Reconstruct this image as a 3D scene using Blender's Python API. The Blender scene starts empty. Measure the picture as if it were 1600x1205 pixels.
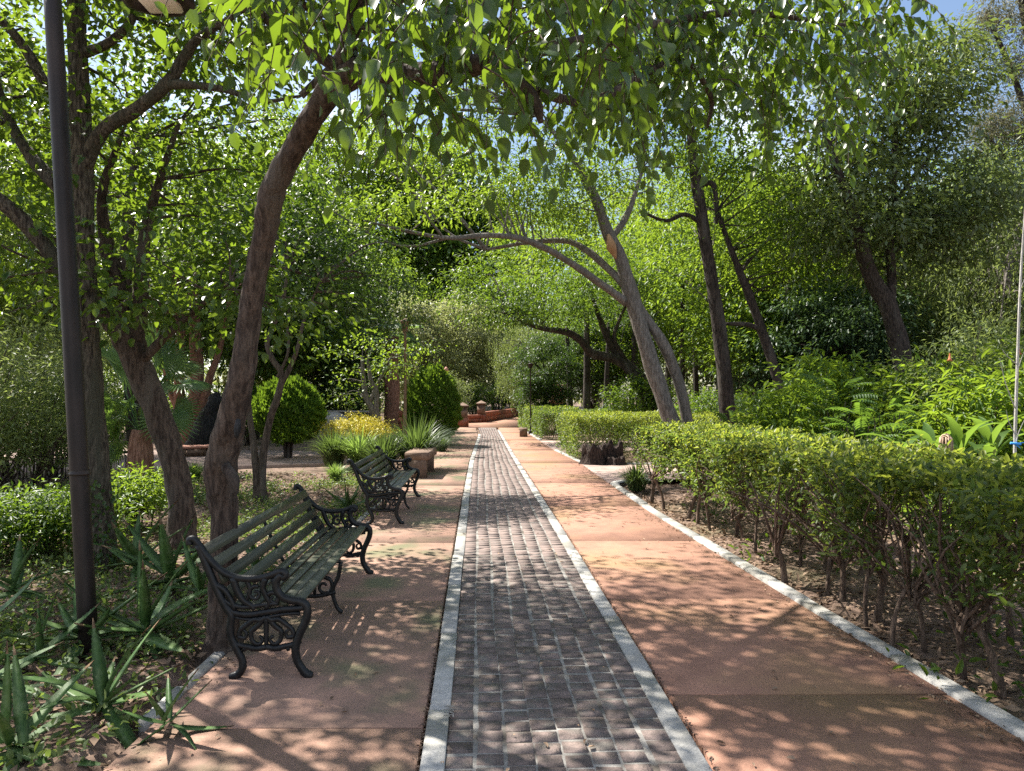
import bpy, math
import numpy as np
from mathutils import Vector, Matrix

SC = bpy.context.scene
COL = SC.collection
rng = np.random.default_rng(7)
PI = math.pi

# ------------------------------------------------------------------ camera, sky, sun, exposure
F, H, HOR = 1156.0, 1.6, 617.0          # focal length in photo pixels, eye height, horizon row
cam_d = bpy.data.cameras.new("camera")
cam = bpy.data.objects.new("camera", cam_d); COL.objects.link(cam)
cam.location = (0, 0, H); cam.rotation_euler = (PI / 2, 0, 0)
cam_d.sensor_width = 36.0; cam_d.lens = 36.0 * F / 1600.0
cam_d.shift_y = 14.5 / 1600.0
cam_d.clip_start = 0.05; cam_d.clip_end = 600.0
SC.camera = cam

SUN_EL, SUN_AZ = math.radians(53), math.radians(-52)      # azimuth from +Y towards +X
sv = Vector((math.sin(SUN_AZ) * math.cos(SUN_EL), math.cos(SUN_AZ) * math.cos(SUN_EL), math.sin(SUN_EL)))
W = bpy.data.worlds.new("World"); SC.world = W; W.use_nodes = True
nt = W.node_tree; nt.nodes.clear()
out = nt.nodes.new("ShaderNodeOutputWorld"); bg = nt.nodes.new("ShaderNodeBackground")
sky = nt.nodes.new("ShaderNodeTexSky"); sky.sky_type = 'NISHITA'; sky.sun_disc = False
sky.sun_elevation = SUN_EL; sky.sun_rotation = SUN_AZ
tc = nt.nodes.new("ShaderNodeTexCoord"); no = nt.nodes.new("ShaderNodeTexNoise")
no.inputs['Scale'].default_value = 2.6; no.inputs['Detail'].default_value = 7; no.inputs['Roughness'].default_value = .55
rp = nt.nodes.new("ShaderNodeValToRGB")
rp.color_ramp.elements[0].position = .52; rp.color_ramp.elements[1].position = .66
mx = nt.nodes.new("ShaderNodeMixRGB"); mx.inputs[2].default_value = (13.0, 13.2, 13.6, 1)
nt.links.new(tc.outputs['Generated'], no.inputs['Vector']); nt.links.new(no.outputs['Fac'], rp.inputs['Fac'])
nt.links.new(rp.outputs['Color'], mx.inputs['Fac']); nt.links.new(sky.outputs['Color'], mx.inputs[1])
nt.links.new(mx.outputs['Color'], bg.inputs['Color']); nt.links.new(bg.outputs[0], out.inputs['Surface'])
bg.inputs['Strength'].default_value = 0.075

sd = bpy.data.lights.new("sun", 'SUN'); sun = bpy.data.objects.new("sun", sd); COL.objects.link(sun)
sd.energy = 5.0; sd.angle = math.radians(.53); sd.color = (1, .95, .86)
sun.rotation_euler = sv.to_track_quat('Z', 'Y').to_euler()

SC.view_settings.view_transform = 'Standard'; SC.view_settings.look = 'None'
SC.view_settings.gamma = 1.0; SC.view_settings.use_curve_mapping = False
SC.view_settings.exposure = 1.42
SC.render.engine = 'CYCLES'
cy = SC.cycles
cy.max_bounces = 7; cy.diffuse_bounces = 4; cy.glossy_bounces = 2; cy.transmission_bounces = 4; cy.transparent_max_bounces = 4
cy.use_denoising = False; cy.sample_clamp_indirect = 6; cy.caustics_reflective = False; cy.caustics_refractive = False

# ------------------------------------------------------------------ helpers
def P(px, py, D): return np.array([(px - 800) * D / F, D, H - (py - HOR) * D / F])
def G(px, py, z=0.0):
    D = F * (H - z) / (py - HOR); return np.array([(px - 800) * D / F, D, z])
def GX(px, D): return np.array([(px - 800) * D / F, D, 0.0])
def unit(a): return a / np.maximum(np.linalg.norm(a, axis=-1, keepdims=True), 1e-9)

def mesh(name, V, T, mat, smooth=False, origin=None, mi=None):
    V = np.asarray(V, np.float32).reshape(-1, 3); T = np.asarray(T, np.int32).reshape(-1, 3)
    if origin is not None: V = V - np.asarray(origin, np.float32)
    me = bpy.data.meshes.new(name)
    me.vertices.add(len(V)); me.vertices.foreach_set("co", V.ravel())
    me.loops.add(len(T) * 3); me.loops.foreach_set("vertex_index", T.ravel())
    me.polygons.add(len(T)); me.polygons.foreach_set("loop_start", np.arange(len(T), dtype=np.int32) * 3)
    if smooth: me.polygons.foreach_set("use_smooth", np.ones(len(T), bool))
    for m in (mat if isinstance(mat, (list, tuple)) else [mat]): me.materials.append(m)
    if mi is not None: me.polygons.foreach_set("material_index", np.asarray(mi, np.int32))
    me.update(calc_edges=True)
    return me
def link(name, me, parent=None, loc=None):
    o = bpy.data.objects.new(name, me); COL.objects.link(o)
    if parent is not None: o.parent = parent
    if loc is not None: o.location = Vector([float(x) for x in loc])
    return o
def tag(o, label=None, cat=None, group=None, kind=None):
    if label: o['label'] = label
    if cat: o['category'] = cat
    if group: o['group'] = group
    if kind: o['kind'] = kind
    return o
def empty(name, loc, label=None, cat=None, group=None, rz=0):
    o = bpy.data.objects.new(name, None); COL.objects.link(o)
    o.location = Vector([float(x) for x in loc]); o.rotation_euler.z = rz; o.empty_display_size = .1
    return tag(o, label, cat, group)
def copy_tree(o, parent=None):
    c = o.copy(); COL.objects.link(c)
    if parent is not None: c.parent = parent
    for ch in list(o.children): copy_tree(ch, c)
    return c
def join(parts):
    V, T, n = [], [], 0
    for v, t in parts:
        v = np.asarray(v).reshape(-1, 3); V.append(v); T.append(np.asarray(t).reshape(-1, 3) + n); n += len(v)
    return np.concatenate(V), np.concatenate(T)

def catmull(pts, n):
    p = np.asarray(pts, float)
    if len(p) < 3: return np.stack([p[0] + (p[-1] - p[0]) * t for t in np.linspace(0, 1, n * (len(p) - 1) + 1)])
    q = np.vstack([2 * p[0] - p[1], p, 2 * p[-1] - p[-2]]); o = []
    for i in range(1, len(q) - 2):
        t = np.linspace(0, 1, n, endpoint=False)[:, None]
        a, b, c, d = q[i - 1], q[i], q[i + 1], q[i + 2]
        o.append(.5 * (2 * b + (c - a) * t + (2 * a - 5 * b + 4 * c - d) * t * t + (3 * b - a - 3 * c + d) * t ** 3))
    o.append(p[-1:]); return np.concatenate(o)

def tube(pts, rad, seg=6, cap=True, sub=1, rough=0.0, flat=None, seed=0):
    pr = np.hstack([np.asarray(pts, float), np.asarray(rad, float)[:, None] if np.ndim(rad) else np.full((len(pts), 1), rad)])
    if sub > 1: pr = catmull(pr, sub)
    p, r = pr[:, :3], np.maximum(pr[:, 3], 1e-4)
    n = len(p); t = unit(np.gradient(p, axis=0))
    ref = np.array([0, 1.0, 0]) if abs(t[0][1]) < .8 else np.array([1.0, 0, 0])
    u = np.zeros((n, 3)); a = ref
    for i in range(n):
        a = a - t[i] * np.dot(a, t[i]); a /= np.linalg.norm(a); u[i] = a
    v = np.cross(t, u)
    th = np.arange(seg) * 2 * PI / seg
    R = r[:, None] * np.ones(seg)
    if rough:
        g = np.random.default_rng(seed + n)
        s = np.linspace(0, 1, n)[:, None] * max(n / 6, 1)
        R = R * (1 + rough * (np.sin(3 * th + 2.1 * s * PI + g.uniform(0, 6)) * .4 + np.sin(2 * th - 1.3 * s * PI + g.uniform(0, 6)) * .5
                              + np.sin(5 * th + 3.7 * s + g.uniform(0, 6)) * .25 + g.normal(0, .18, (n, seg))))
    c, sn = np.cos(th), np.sin(th)
    if flat is not None: sn = sn * flat
    V = p[:, None] + R[:, :, None] * (c[None, :, None] * u[:, None] + sn[None, :, None] * v[:, None])
    V = V.reshape(-1, 3)
    i = np.arange(n - 1)[:, None] * seg; j = np.arange(seg)[None]; k = (j + 1) % seg
    A, B, C_, D_ = i + j, i + k, i + seg + k, i + seg + j
    T = np.concatenate([np.stack([A, B, C_], -1).reshape(-1, 3), np.stack([A, C_, D_], -1).reshape(-1, 3)])
    if cap:
        m = len(V); V = np.vstack([V, p[0], p[-1]]); jj = np.arange(seg); kk = (jj + 1) % seg; e = (n - 1) * seg
        T = np.concatenate([T, np.stack([kk, jj, np.full(seg, m)], -1), np.stack([e + jj, e + kk, np.full(seg, m + 1)], -1)])
    return V, T

def cbox(c, s, b=0.0, yaw=0.0, taper=None):
    """box centre c, size s, chamfered on its upper edges; 12 vertices"""
    x, y, z = np.asarray(s, float) / 2
    t = 1 if taper is None else taper
    lo = [(-x, -y, -z), (x, -y, -z), (x, y, -z), (-x, y, -z)]
    mid = [(-x * t, -y * t, z - b), (x * t, -y * t, z - b), (x * t, y * t, z - b), (-x * t, y * t, z - b)]
    top = [(-x * t + b, -y * t + b, z), (x * t - b, -y * t + b, z), (x * t - b, y * t - b, z), (-x * t + b, y * t - b, z)]
    V = np.array(lo + mid + top)
    T = [(0, 2, 1), (0, 3, 2), (8, 9, 10), (8, 10, 11)]
    for k in range(4):
        l = (k + 1) % 4
        T += [(k, l, 4 + l), (k, 4 + l, 4 + k), (4 + k, 4 + l, 8 + l), (4 + k, 8 + l, 8 + k)]
    cs, sn = math.cos(yaw), math.sin(yaw)
    V = V @ np.array([[cs, sn, 0], [-sn, cs, 0], [0, 0, 1]])
    return V + np.asarray(c, float), np.array(T)

def lathe(prof, seg=16, c=(0, 0, 0)):
    """prof: (r, z) list"""
    p = np.asarray(prof, float); th = np.arange(seg) * 2 * PI / seg
    V = np.stack([p[:, 0:1] * np.cos(th), p[:, 0:1] * np.sin(th), p[:, 1:2] * np.ones(seg)], -1).reshape(-1, 3) + np.asarray(c)
    n = len(p); i = np.arange(n - 1)[:, None] * seg; j = np.arange(seg)[None]; k = (j + 1) % seg
    A, B, C_, D_ = i + j, i + k, i + seg + k, i + seg + j
    return V, np.concatenate([np.stack([A, B, C_], -1).reshape(-1, 3), np.stack([A, C_, D_], -1).reshape(-1, 3)])

# leaf shapes: (u along, v half width, w lift)
DIAMOND = (np.array([(0, 0, 0), (.45, .5, .07), (1, 0, -.06), (.45, -.5, .07)]), np.array([(0, 1, 2), (0, 2, 3)]))
LEAF4 = (np.array([(0, 0, 0), (.28, .46, .09), (.66, .38, .05), (1, 0, -.16), (.66, -.38, .05), (.28, -.46, .09)]),
         np.array([(0, 1, 2), (0, 2, 3), (0, 3, 4), (0, 4, 5)]))
def _broad():
    u = [0, .1, .32, .6, .85, 1]; hw = [0, .36, .5, .37, .13, 0]; dr = [0, .01, .02, -.02, -.10, -.2]
    V = [(0, 0, 0)]; 
    for k in range(1, 5): V += [(u[k] - .02, hw[k], dr[k] + .09 * hw[k] * 2), (u[k], 0, dr[k]), (u[k] - .02, -hw[k], dr[k] + .09 * hw[k] * 2)]
    V.append((1, 0, dr[5])); T = [(0, 1, 2), (0, 2, 3)]
    for k in range(3):
        a = 1 + 3 * k
        T += [(a, a + 3, a + 4), (a, a + 4, a + 1), (a + 1, a + 4, a + 5), (a + 1, a + 5, a + 2)]
    T += [(10, 13, 11), (11, 13, 12)]
    return np.array(V, float), np.array(T)
BROAD = _broad()
def leaves(C, D, N, L, wr=.55, shape=DIAMOND):
    """C centres, D long axes, N rough normals, L lengths -> (V, T)"""
    C = np.asarray(C); n = len(C); D = unit(np.asarray(D)); S = unit(np.cross(N, D)); Nn = np.cross(D, S)
    L = np.broadcast_to(np.asarray(L, float), (n,)); wr = np.broadcast_to(np.asarray(wr, float), (n,))
    tv, tf = shape
    V = C[:, None] + L[:, None, None] * (tv[None, :, 0:1] * D[:, None] + tv[None, :, 1:2] * (wr[:, None, None] * S[:, None]) + tv[None, :, 2:3] * Nn[:, None])
    T = tf[None] + (np.arange(n) * len(tv))[:, None, None]
    return V.reshape(-1, 3), T.reshape(-1, 3)

def rand_dirs(g, n): return unit(g.normal(size=(n, 3)))
def clump_leaves(g, centres, cr, per, L, wr=.5, shape=DIAMOND, droop=.3, out=.75, flat=.36, upn=1.25):
    k = len(centres); n = k * per
    off = g.normal(size=(n, 3)) * np.array([1, 1, flat]) * np.repeat(np.broadcast_to(cr, (k,)) * g.uniform(.8, 1.5, k), per)[:, None] * .62
    C = np.repeat(np.asarray(centres), per, 0) + off
    D = unit(off) * out + rand_dirs(g, n) * .6 + np.array([0, 0, -droop])
    N = rand_dirs(g, n) * .62 + np.array([0, 0, upn])
    return leaves(C, D, N, L * g.uniform(.65, 1.25, n), wr, shape)
def ell_points(g, c, r, n, shell=.55):
    d = rand_dirs(g, n); rad = (shell ** 3 + (1 - shell ** 3) * g.random(n)) ** (1 / 3)
    return np.asarray(c) + d * rad[:, None] * np.asarray(r) * (1 + .18 * np.sin(d[:, 0:1] * 5 + d[:, 2:3] * 4 + g.uniform(0, 6)))

# ------------------------------------------------------------------ materials
def newmat(name):
    m = bpy.data.materials.new(name); m.use_nodes = True; m.node_tree.nodes.clear(); return m, m.node_tree
def nd(t, k, **kw):
    n = t.nodes.new(k)
    for a, v in kw.items(): setattr(n, a, v)
    return n
def rgba(c): return (c[0], c[1], c[2], 1)
def leafmat(name, c1, c2, tr, tfac=.42, rough=.42, spec=.28):
    """c1..c2 per-leaf albedo range, tr = light coming through the blade"""
    m, t = newmat(name); L = t.links.new
    geo = nd(t, "ShaderNodeNewGeometry"); oi = nd(t, "ShaderNodeObjectInfo")
    mix = nd(t, "ShaderNodeMixRGB"); mix.inputs[1].default_value = rgba(c1); mix.inputs[2].default_value = rgba(c2)
    tco = nd(t, "ShaderNodeTexCoord"); nz = nd(t, "ShaderNodeTexNoise"); nz.inputs['Scale'].default_value = 1.1; nz.inputs['Detail'].default_value = 2; L(tco.outputs['Object'], nz.inputs['Vector'])
    ma = nd(t, "ShaderNodeMath"); ma.operation = 'MULTIPLY_ADD'; ma.inputs[1].default_value = 2.2; ma.inputs[2].default_value = -1.1; L(nz.outputs['Fac'], ma.inputs[0])
    mb_ = nd(t, "ShaderNodeMath"); mb_.operation = 'ADD'; mb_.use_clamp = True; L(ma.outputs[0], mb_.inputs[0]); L(geo.outputs['Random Per Island'], mb_.inputs[1]); L(mb_.outputs[0], mix.inputs[0])
    hs = nd(t, "ShaderNodeHueSaturation"); L(mix.outputs[0], hs.inputs['Color'])
    mr = nd(t, "ShaderNodeMapRange"); mr.inputs[3].default_value = .8; mr.inputs[4].default_value = 1.2
    L(oi.outputs['Random'], mr.inputs[0]); L(mr.outputs[0], hs.inputs['Value'])
    pb = nd(t, "ShaderNodeBsdfPrincipled"); L(hs.outputs[0], pb.inputs['Base Color'])
    pb.inputs['Roughness'].default_value = rough; pb.inputs['Specular IOR Level'].default_value = spec
    trn = nd(t, "ShaderNodeBsdfTranslucent"); tm = nd(t, "ShaderNodeMixRGB"); tm.blend_type = 'MULTIPLY'; tm.inputs[0].default_value = .35
    tm.inputs[1].default_value = rgba(tr); L(geo.outputs['Random Per Island'], tm.inputs[2]); L(tm.outputs[0], trn.inputs['Color'])
    ms = nd(t, "ShaderNodeMixShader"); ms.inputs[0].default_value = tfac
    L(pb.outputs[0], ms.inputs[1]); L(trn.outputs[0], ms.inputs[2])
    o = nd(t, "ShaderNodeOutputMaterial"); L(ms.outputs[0], o.inputs['Surface']); return m
def rough_mat(name, c1, c2, scale=6, stretch=(1, 1, 1), rough=.8, bump=.4, bscale=None, spot=None, c3=None, metal=0, orand=.15, detail=6, lo=.35, hi=.65, dist=.02, grit=0.0, gscale=150, world=False):
    """two-tone noise with optional third-tone patches and fine bump"""
    m, t = newmat(name); L = t.links.new
    tc = nd(t, "ShaderNodeTexCoord"); mp = nd(t, "ShaderNodeMapping"); mp.inputs['Scale'].default_value = stretch
    oi = nd(t, "ShaderNodeObjectInfo")
    ad = nd(t, "ShaderNodeVectorMath"); ad.operation = 'ADD'
    sc_ = nd(t, "ShaderNodeVectorMath"); sc_.operation = 'SCALE'; sc_.inputs['Scale'].default_value = 37
    cb = nd(t, "ShaderNodeCombineXYZ"); L(oi.outputs['Random'], cb.inputs[0]); L(oi.outputs['Random'], cb.inputs[1]); L(cb.outputs[0], sc_.inputs[0])
    gp = nd(t, "ShaderNodeNewGeometry") if world else None; src = gp.outputs['Position'] if world else tc.outputs['Object']
    L(src, mp.inputs[0]); L(mp.outputs[0], ad.inputs[0])
    if not world: L(sc_.outputs[0], ad.inputs[1])
    n1 = nd(t, "ShaderNodeTexNoise"); n1.inputs['Scale'].default_value = scale; n1.inputs['Detail'].default_value = detail; n1.inputs['Roughness'].default_value = .65
    L(ad.outputs[0], n1.inputs['Vector'])
    r = nd(t, "ShaderNodeValToRGB"); r.color_ramp.elements[0].position = lo; r.color_ramp.elements[1].position = hi
    r.color_ramp.elements[0].color = rgba(c1); r.color_ramp.elements[1].color = rgba(c2); L(n1.outputs['Fac'], r.inputs[0])
    col = r.outputs[0]
    if c3 is not None:
        n2 = nd(t, "ShaderNodeTexNoise"); n2.inputs['Scale'].default_value = spot or scale * .25; n2.inputs['Detail'].default_value = 5; L(ad.outputs[0], n2.inputs['Vector'])
        r2 = nd(t, "ShaderNodeValToRGB"); r2.color_ramp.elements[0].position = .5; r2.color_ramp.elements[1].position = .66; L(n2.outputs['Fac'], r2.inputs[0])
        mm = nd(t, "ShaderNodeMixRGB"); mm.inputs[2].default_value = rgba(c3); L(r2.outputs[0], mm.inputs[0]); L(col, mm.inputs[1]); col = mm.outputs[0]
    if grit:
        n4 = nd(t, "ShaderNodeTexNoise"); n4.inputs['Scale'].default_value = gscale; n4.inputs['Detail'].default_value = 4; n4.inputs['Roughness'].default_value = .75; L(src, n4.inputs['Vector'])
        r4 = nd(t, "ShaderNodeMapRange"); r4.inputs[1].default_value = .3; r4.inputs[2].default_value = .7; r4.inputs[3].default_value = 1 - grit; r4.inputs[4].default_value = 1 + grit * .6; L(n4.outputs['Fac'], r4.inputs[0])
        m4 = nd(t, "ShaderNodeVectorMath"); m4.operation = 'SCALE'; L(col, m4.inputs[0]); L(r4.outputs[0], m4.inputs['Scale']); col = m4.outputs[0]
    hs = nd(t, "ShaderNodeHueSaturation"); mr = nd(t, "ShaderNodeMapRange"); mr.inputs[3].default_value = 1 - orand; mr.inputs[4].default_value = 1 + orand
    L(oi.outputs['Random'], mr.inputs[0]); L(mr.outputs[0], hs.inputs['Value']); L(col, hs.inputs['Color'])
    pb = nd(t, "ShaderNodeBsdfPrincipled"); L(hs.outputs[0], pb.inputs['Base Color']); pb.inputs['Roughness'].default_value = rough
    pb.inputs['Metallic'].default_value = metal; pb.inputs['Specular IOR Level'].default_value = .3
    if bump:
        n3 = nd(t, "ShaderNodeTexNoise"); n3.inputs['Scale'].default_value = bscale or scale * 4; n3.inputs['Detail'].default_value = 6; L(ad.outputs[0], n3.inputs['Vector'])
        bp = nd(t, "ShaderNodeBump"); bp.inputs['Strength'].default_value = bump; bp.inputs['Distance'].default_value = dist; L(n3.outputs['Fac'], bp.inputs['Height']); L(bp.outputs[0], pb.inputs['Normal'])
    o = nd(t, "ShaderNodeOutputMaterial"); L(pb.outputs[0], o.inputs['Surface']); return m
def bark(name, c1, c2, c3=None, scale=9, bump=1.0, st=.2):
    return rough_mat(name, c1, c2, scale=scale * 4.2, stretch=(1, 1, st), rough=.95, bump=bump, bscale=scale * 3.4, spot=scale * .45, c3=c3, dist=.045, orand=.12, lo=.40, hi=.62, grit=.55, gscale=110)

M = {}
M['soil'] = rough_mat('soil', (.085, .055, .04), (.24, .165, .125), scale=3.5, rough=1, bump=.9, bscale=26, c3=(.15, .12, .075), spot=.7, dist=.05)
M['walk'] = rough_mat('walkway_concrete', (.255, .138, .098), (.38, .205, .142), scale=3.2, detail=10, rough=.88, bump=.45, bscale=70, c3=(.29, .175, .098), spot=.8, dist=.006, orand=.02, grit=.2, gscale=60, world=True)
M['walk_moss'] = rough_mat('mossy_walkway_concrete', (.22, .145, .108), (.38, .225, .165), scale=3.4, detail=10, rough=.88, bump=.45, bscale=70, c3=(.155, .15, .085), spot=1.3, dist=.006, orand=.02, grit=.22, gscale=60, world=True)
M['brick'] = rough_mat('paving_brick', (.12, .096, .086), (.245, .185, .165), scale=16, detail=9, rough=.9, bump=.8, bscale=75, c3=(.175, .155, .135), spot=9, dist=.006, orand=.2, grit=.34, gscale=110)
M['mortar'] = rough_mat('mortar', (.15, .14, .125), (.33, .31, .285), scale=9, rough=.95, bump=.6, bscale=60, c3=(.10, .085, .07), spot=3, dist=.01)
M['band'] = rough_mat('pale_concrete', (.32, .31, .29), (.46, .445, .42), scale=4, rough=.9, bump=.35, bscale=60, c3=(.25, .235, .20), spot=2.2, dist=.008, orand=.1, grit=.25, gscale=70)
M['plaza'] = rough_mat('side_path_concrete', (.26, .19, .165), (.40, .29, .25), scale=2, rough=.9, bump=.3, bscale=50, orand=.05)
M['litter'] = leafmat('dead_leaf', (.12, .075, .05), (.42, .30, .21), (.16, .09, .04), tfac=.15, rough=.8, spec=.1)
M['twig'] = rough_mat('twig', (.14, .09, .06), (.3, .22, .16), scale=8, bump=0)
M['iron'] = rough_mat('black_cast_iron', (.006, .0065, .007), (.017, .018, .019), scale=18, rough=.42, bump=.25, bscale=60, dist=.004, orand=.05)
M['slat'] = rough_mat('painted_bench_slat', (.05, .055, .036), (.085, .09, .062), scale=10, stretch=(5, .15, 5), rough=.42, bump=.3, bscale=30, dist=.004, c3=(.10, .098, .075), spot=3, orand=.12)
M['post'] = rough_mat('lamp_post_paint', (.012, .009, .008), (.03, .021, .018), scale=7, stretch=(1, 1, .3), rough=.5, bump=.15, bscale=50, c3=(.042, .03, .025), spot=2.5, dist=.004)
M['diffuser'] = rough_mat('lamp_diffuser', (.74, .70, .62), (.82, .78, .70), scale=5, rough=.4, bump=0)
M['stone'] = rough_mat('brown_bench_stone', (.13, .085, .06), (.25, .17, .125), scale=6, rough=.9, bump=.5, bscale=40, dist=.01)
M['greystone'] = rough_mat('grey_stone', (.24, .22, .20), (.40, .37, .34), scale=5, rough=.9, bump=.5, bscale=30, dist=.02)
M['darkstone'] = rough_mat('dark_wall_stone', (.05, .05, .048), (.12, .115, .105), scale=5, rough=.9, bump=.5, bscale=30, dist=.02, orand=.3)
M['redwall'] = rough_mat('red_brick', (.27, .085, .05), (.42, .16, .10), scale=4, rough=.9, bump=.4, bscale=30, c3=(.20, .12, .10), spot=2, dist=.01, orand=.18)
M['terracotta'] = rough_mat('terracotta_plaster', (.44, .21, .15), (.55, .29, .21), scale=2, rough=.9, bump=.2)
M['bark_brown'] = bark('bark_brown', (.042, .029, .023), (.13, .094, .073), c3=(.125, .103, .084), scale=8)
M['hedge_stem'] = bark('hedge_stem', (.085, .056, .04), (.20, .14, .105), scale=9)
M['bark_grey'] = bark('bark_grey', (.105, .09, .078), (.24, .212, .19), c3=(.13, .115, .10), scale=7, bump=.8)
M['bark_dark'] = bark('bark_dark', (.018, .013, .011), (.085, .064, .052), c3=(.10, .085, .073), scale=9)
M['bark_mottled'] = bark('bark_mottled', (.028, .02, .016), (.17, .14, .105), c3=(.07, .065, .045), scale=11)
M['bark_red'] = bark('bark_red', (.16, .075, .05), (.33, .18, .13), scale=7)
M['char'] = bark('charred_wood', (.008, .008, .009), (.05, .05, .052), scale=8, bump=1)
M['stump'] = bark('stump_wood', (.014, .010, .009), (.07, .048, .038), scale=9, bump=1, st=.3)
M['scar'] = rough_mat('bare_wood', (.36, .19, .09), (.52, .32, .18), scale=9, stretch=(1, 1, .2), bump=.5)
# leaves
M['l_big'] = leafmat('leaf_large', (.018, .046, .011), (.05, .095, .018), (.31, .47, .028), tfac=.36, rough=.34, spec=.45)
M['l_left'] = leafmat('leaf_dark_blue_green', (.018, .05, .016), (.048, .098, .024), (.32, .47, .03), tfac=.36, rough=.34, spec=.4)
M['l_mid'] = leafmat('leaf_mid', (.026, .064, .014), (.066, .118, .024), (.27, .42, .03), tfac=.38)
M['l_bright'] = leafmat('leaf_bright', (.045, .10, .016), (.095, .165, .026), (.38, .54, .04), tfac=.42)
M['l_dark'] = leafmat('leaf_dark', (.014, .036, .011), (.042, .078, .018), (.14, .25, .025), tfac=.32)
M['l_blue'] = leafmat('leaf_blue_green', (.024, .052, .030), (.06, .10, .05), (.13, .22, .05), tfac=.3)
M['l_grey'] = leafmat('leaf_grey_green', (.058, .085, .038), (.13, .165, .072), (.28, .36, .07), tfac=.38, rough=.34, spec=.5)
M['l_pale'] = leafmat('leaf_pale', (.09, .13, .055), (.17, .21, .09), (.38, .47, .11), tfac=.42)
M['l_olive_hazed'] = leafmat('leaf_olive_hazed', (.11, .13, .065), (.20, .21, .11), (.50, .54, .19), tfac=.45)  # olive foliage, colour lightened to stand in for distance haze
M['l_brownish'] = leafmat('leaf_brownish', (.10, .10, .065), (.17, .15, .10), (.22, .22, .10), tfac=.35)
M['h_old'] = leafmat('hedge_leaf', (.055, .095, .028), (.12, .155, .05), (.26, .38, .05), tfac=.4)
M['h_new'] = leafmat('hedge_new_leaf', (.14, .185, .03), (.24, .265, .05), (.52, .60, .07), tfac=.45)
M['aloe'] = rough_mat('aloe_leaf', (.04, .095, .022), (.095, .165, .045), scale=5, rough=.5, bump=.2, bscale=40, dist=.005, c3=(.12, .18, .07), spot=12, orand=.2)
M['blade'] = leafmat('grass_blade', (.03, .06, .022), (.085, .12, .042), (.18, .27, .05), tfac=.35)
M['blade_bright'] = leafmat('bright_grass_blade', (.09, .16, .045), (.15, .22, .06), (.38, .55, .1), tfac=.4)
M['thuja'] = leafmat('thuja_leaf', (.035, .085, .014), (.11, .18, .026), (.28, .44, .03), tfac=.35, rough=.6, spec=.2)
M['palm'] = leafmat('palm_frond', (.06, .12, .045), (.12, .18, .07), (.36, .56, .08), tfac=.42, rough=.35, spec=.5)
M['fern'] = leafmat('pinnate_leaf', (.035, .085, .02), (.075, .135, .03), (.24, .40, .04), tfac=.42, rough=.4)
M['canna'] = leafmat('canna_leaf', (.045, .10, .022), (.09, .15, .035), (.28, .44, .05), tfac=.45, rough=.38)
M['cover'] = leafmat('ground_cover_leaf', (.07, .115, .035), (.15, .19, .07), (.3, .42, .07), tfac=.35)
M['yellow'] = leafmat('yellow_leaf', (.36, .33, .03), (.55, .46, .05), (.65, .56, .05), tfac=.35)
M['orange'] = leafmat('orange_petal', (.62, .16, .07), (.75, .28, .14), (.6, .2, .08), tfac=.3)
M['dry'] = rough_mat('dry_flower', (.33, .22, .15), (.52, .38, .28), scale=9, bump=.3)
M['tip'] = rough_mat('dry_leaf_tip', (.14, .09, .05), (.24, .16, .09), scale=9, bump=.2)
M['blue'] = rough_mat('blue_ribbon', (.05, .28, .75), (.07, .34, .85), bump=0)
M['pink'] = rough_mat('pink_lantern', (.55, .25, .2), (.66, .34, .27), bump=0)
M['palebark'] = bark('pale_sapling_bark', (.38, .36, .33), (.52, .49, .46), scale=12, bump=.3)

# ------------------------------------------------------------------ ground
def XL(D): return np.interp(D, [0, 3, 4.5, 9.8, 22.6, 26, 38.5, 60], [-1.72, -1.74, -1.76, -1.91, -2.22, -2.38, -2.73, -3.6])   # left walkway edge
def XBL(D): return np.interp(D, [0, 3.15, 5.23, 10.1, 18, 29.4, 36, 60], [-.24, -.395, -.489, -.707, -1.03, -1.335, -1.75, -3.2])
def XBR(D): return np.interp(D, [0, 3.15, 7.5, 11, 20, 34.5, 60], [1.0, .857, .67, .50, .06, -.60, -2.0])
def XR(D): return np.interp(D, [0, 3.4, 6.2, 10.1, 13.4, 17.35, 21.3, 28.5, 36, 60], [2.57, 2.375, 2.156, 1.88, 1.75, 1.6, 1.22, .80, .35, -.6])

gx = np.concatenate([np.linspace(-150, -14, 18, endpoint=False), np.linspace(-14, 14, 180), np.linspace(14.6, 150, 18)])
gy = np.concatenate([np.linspace(-25, 0, 20, endpoint=False), np.linspace(0, 28, 210), np.linspace(28.3, 70, 60), np.linspace(74, 300, 20)])
X, Y = np.meshgrid(gx, gy)
Z = .022 * np.sin(X * 2.3 + 1.2 * np.sin(Y * 1.1)) + .02 * np.sin(Y * 2.9 + X) + .012 * np.sin(X * 7.1) * np.sin(Y * 6.3) + rng.normal(0, .008, X.shape) - .035
inside = (X > XL(Y) - .2) & (X < XR(Y) + .2)
side = ((Y > 13) & (Y < 18) & (X > 0) & (X < 14)) | ((Y > 21.2) & (Y < 26) & (X > 0) & (X < 14)) | ((Y > 15.8) & (Y < 22.4) & (X < -3.8))
far = (Y > 31) & (X > -4) & (X < 2)
Z = np.where(inside | side | far, -.09, Z)
Z = np.where((X > XR(Y) + .3) & (Y < 13) & (X < 8), Z + .02, Z)
ny, nx = X.shape
idx = np.arange(ny * nx).reshape(ny, nx)
T = np.concatenate([np.stack([idx[:-1, :-1], idx[:-1, 1:], idx[1:, 1:]], -1).reshape(-1, 3), np.stack([idx[:-1, :-1], idx[1:, 1:], idx[1:, :-1]], -1).reshape(-1, 3)])
tag(link('ground', mesh('ground', np.stack([X, Y, Z], -1), T, M['soil'], True)), 'bare brown earth of the planting beds', kind='structure')
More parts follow.
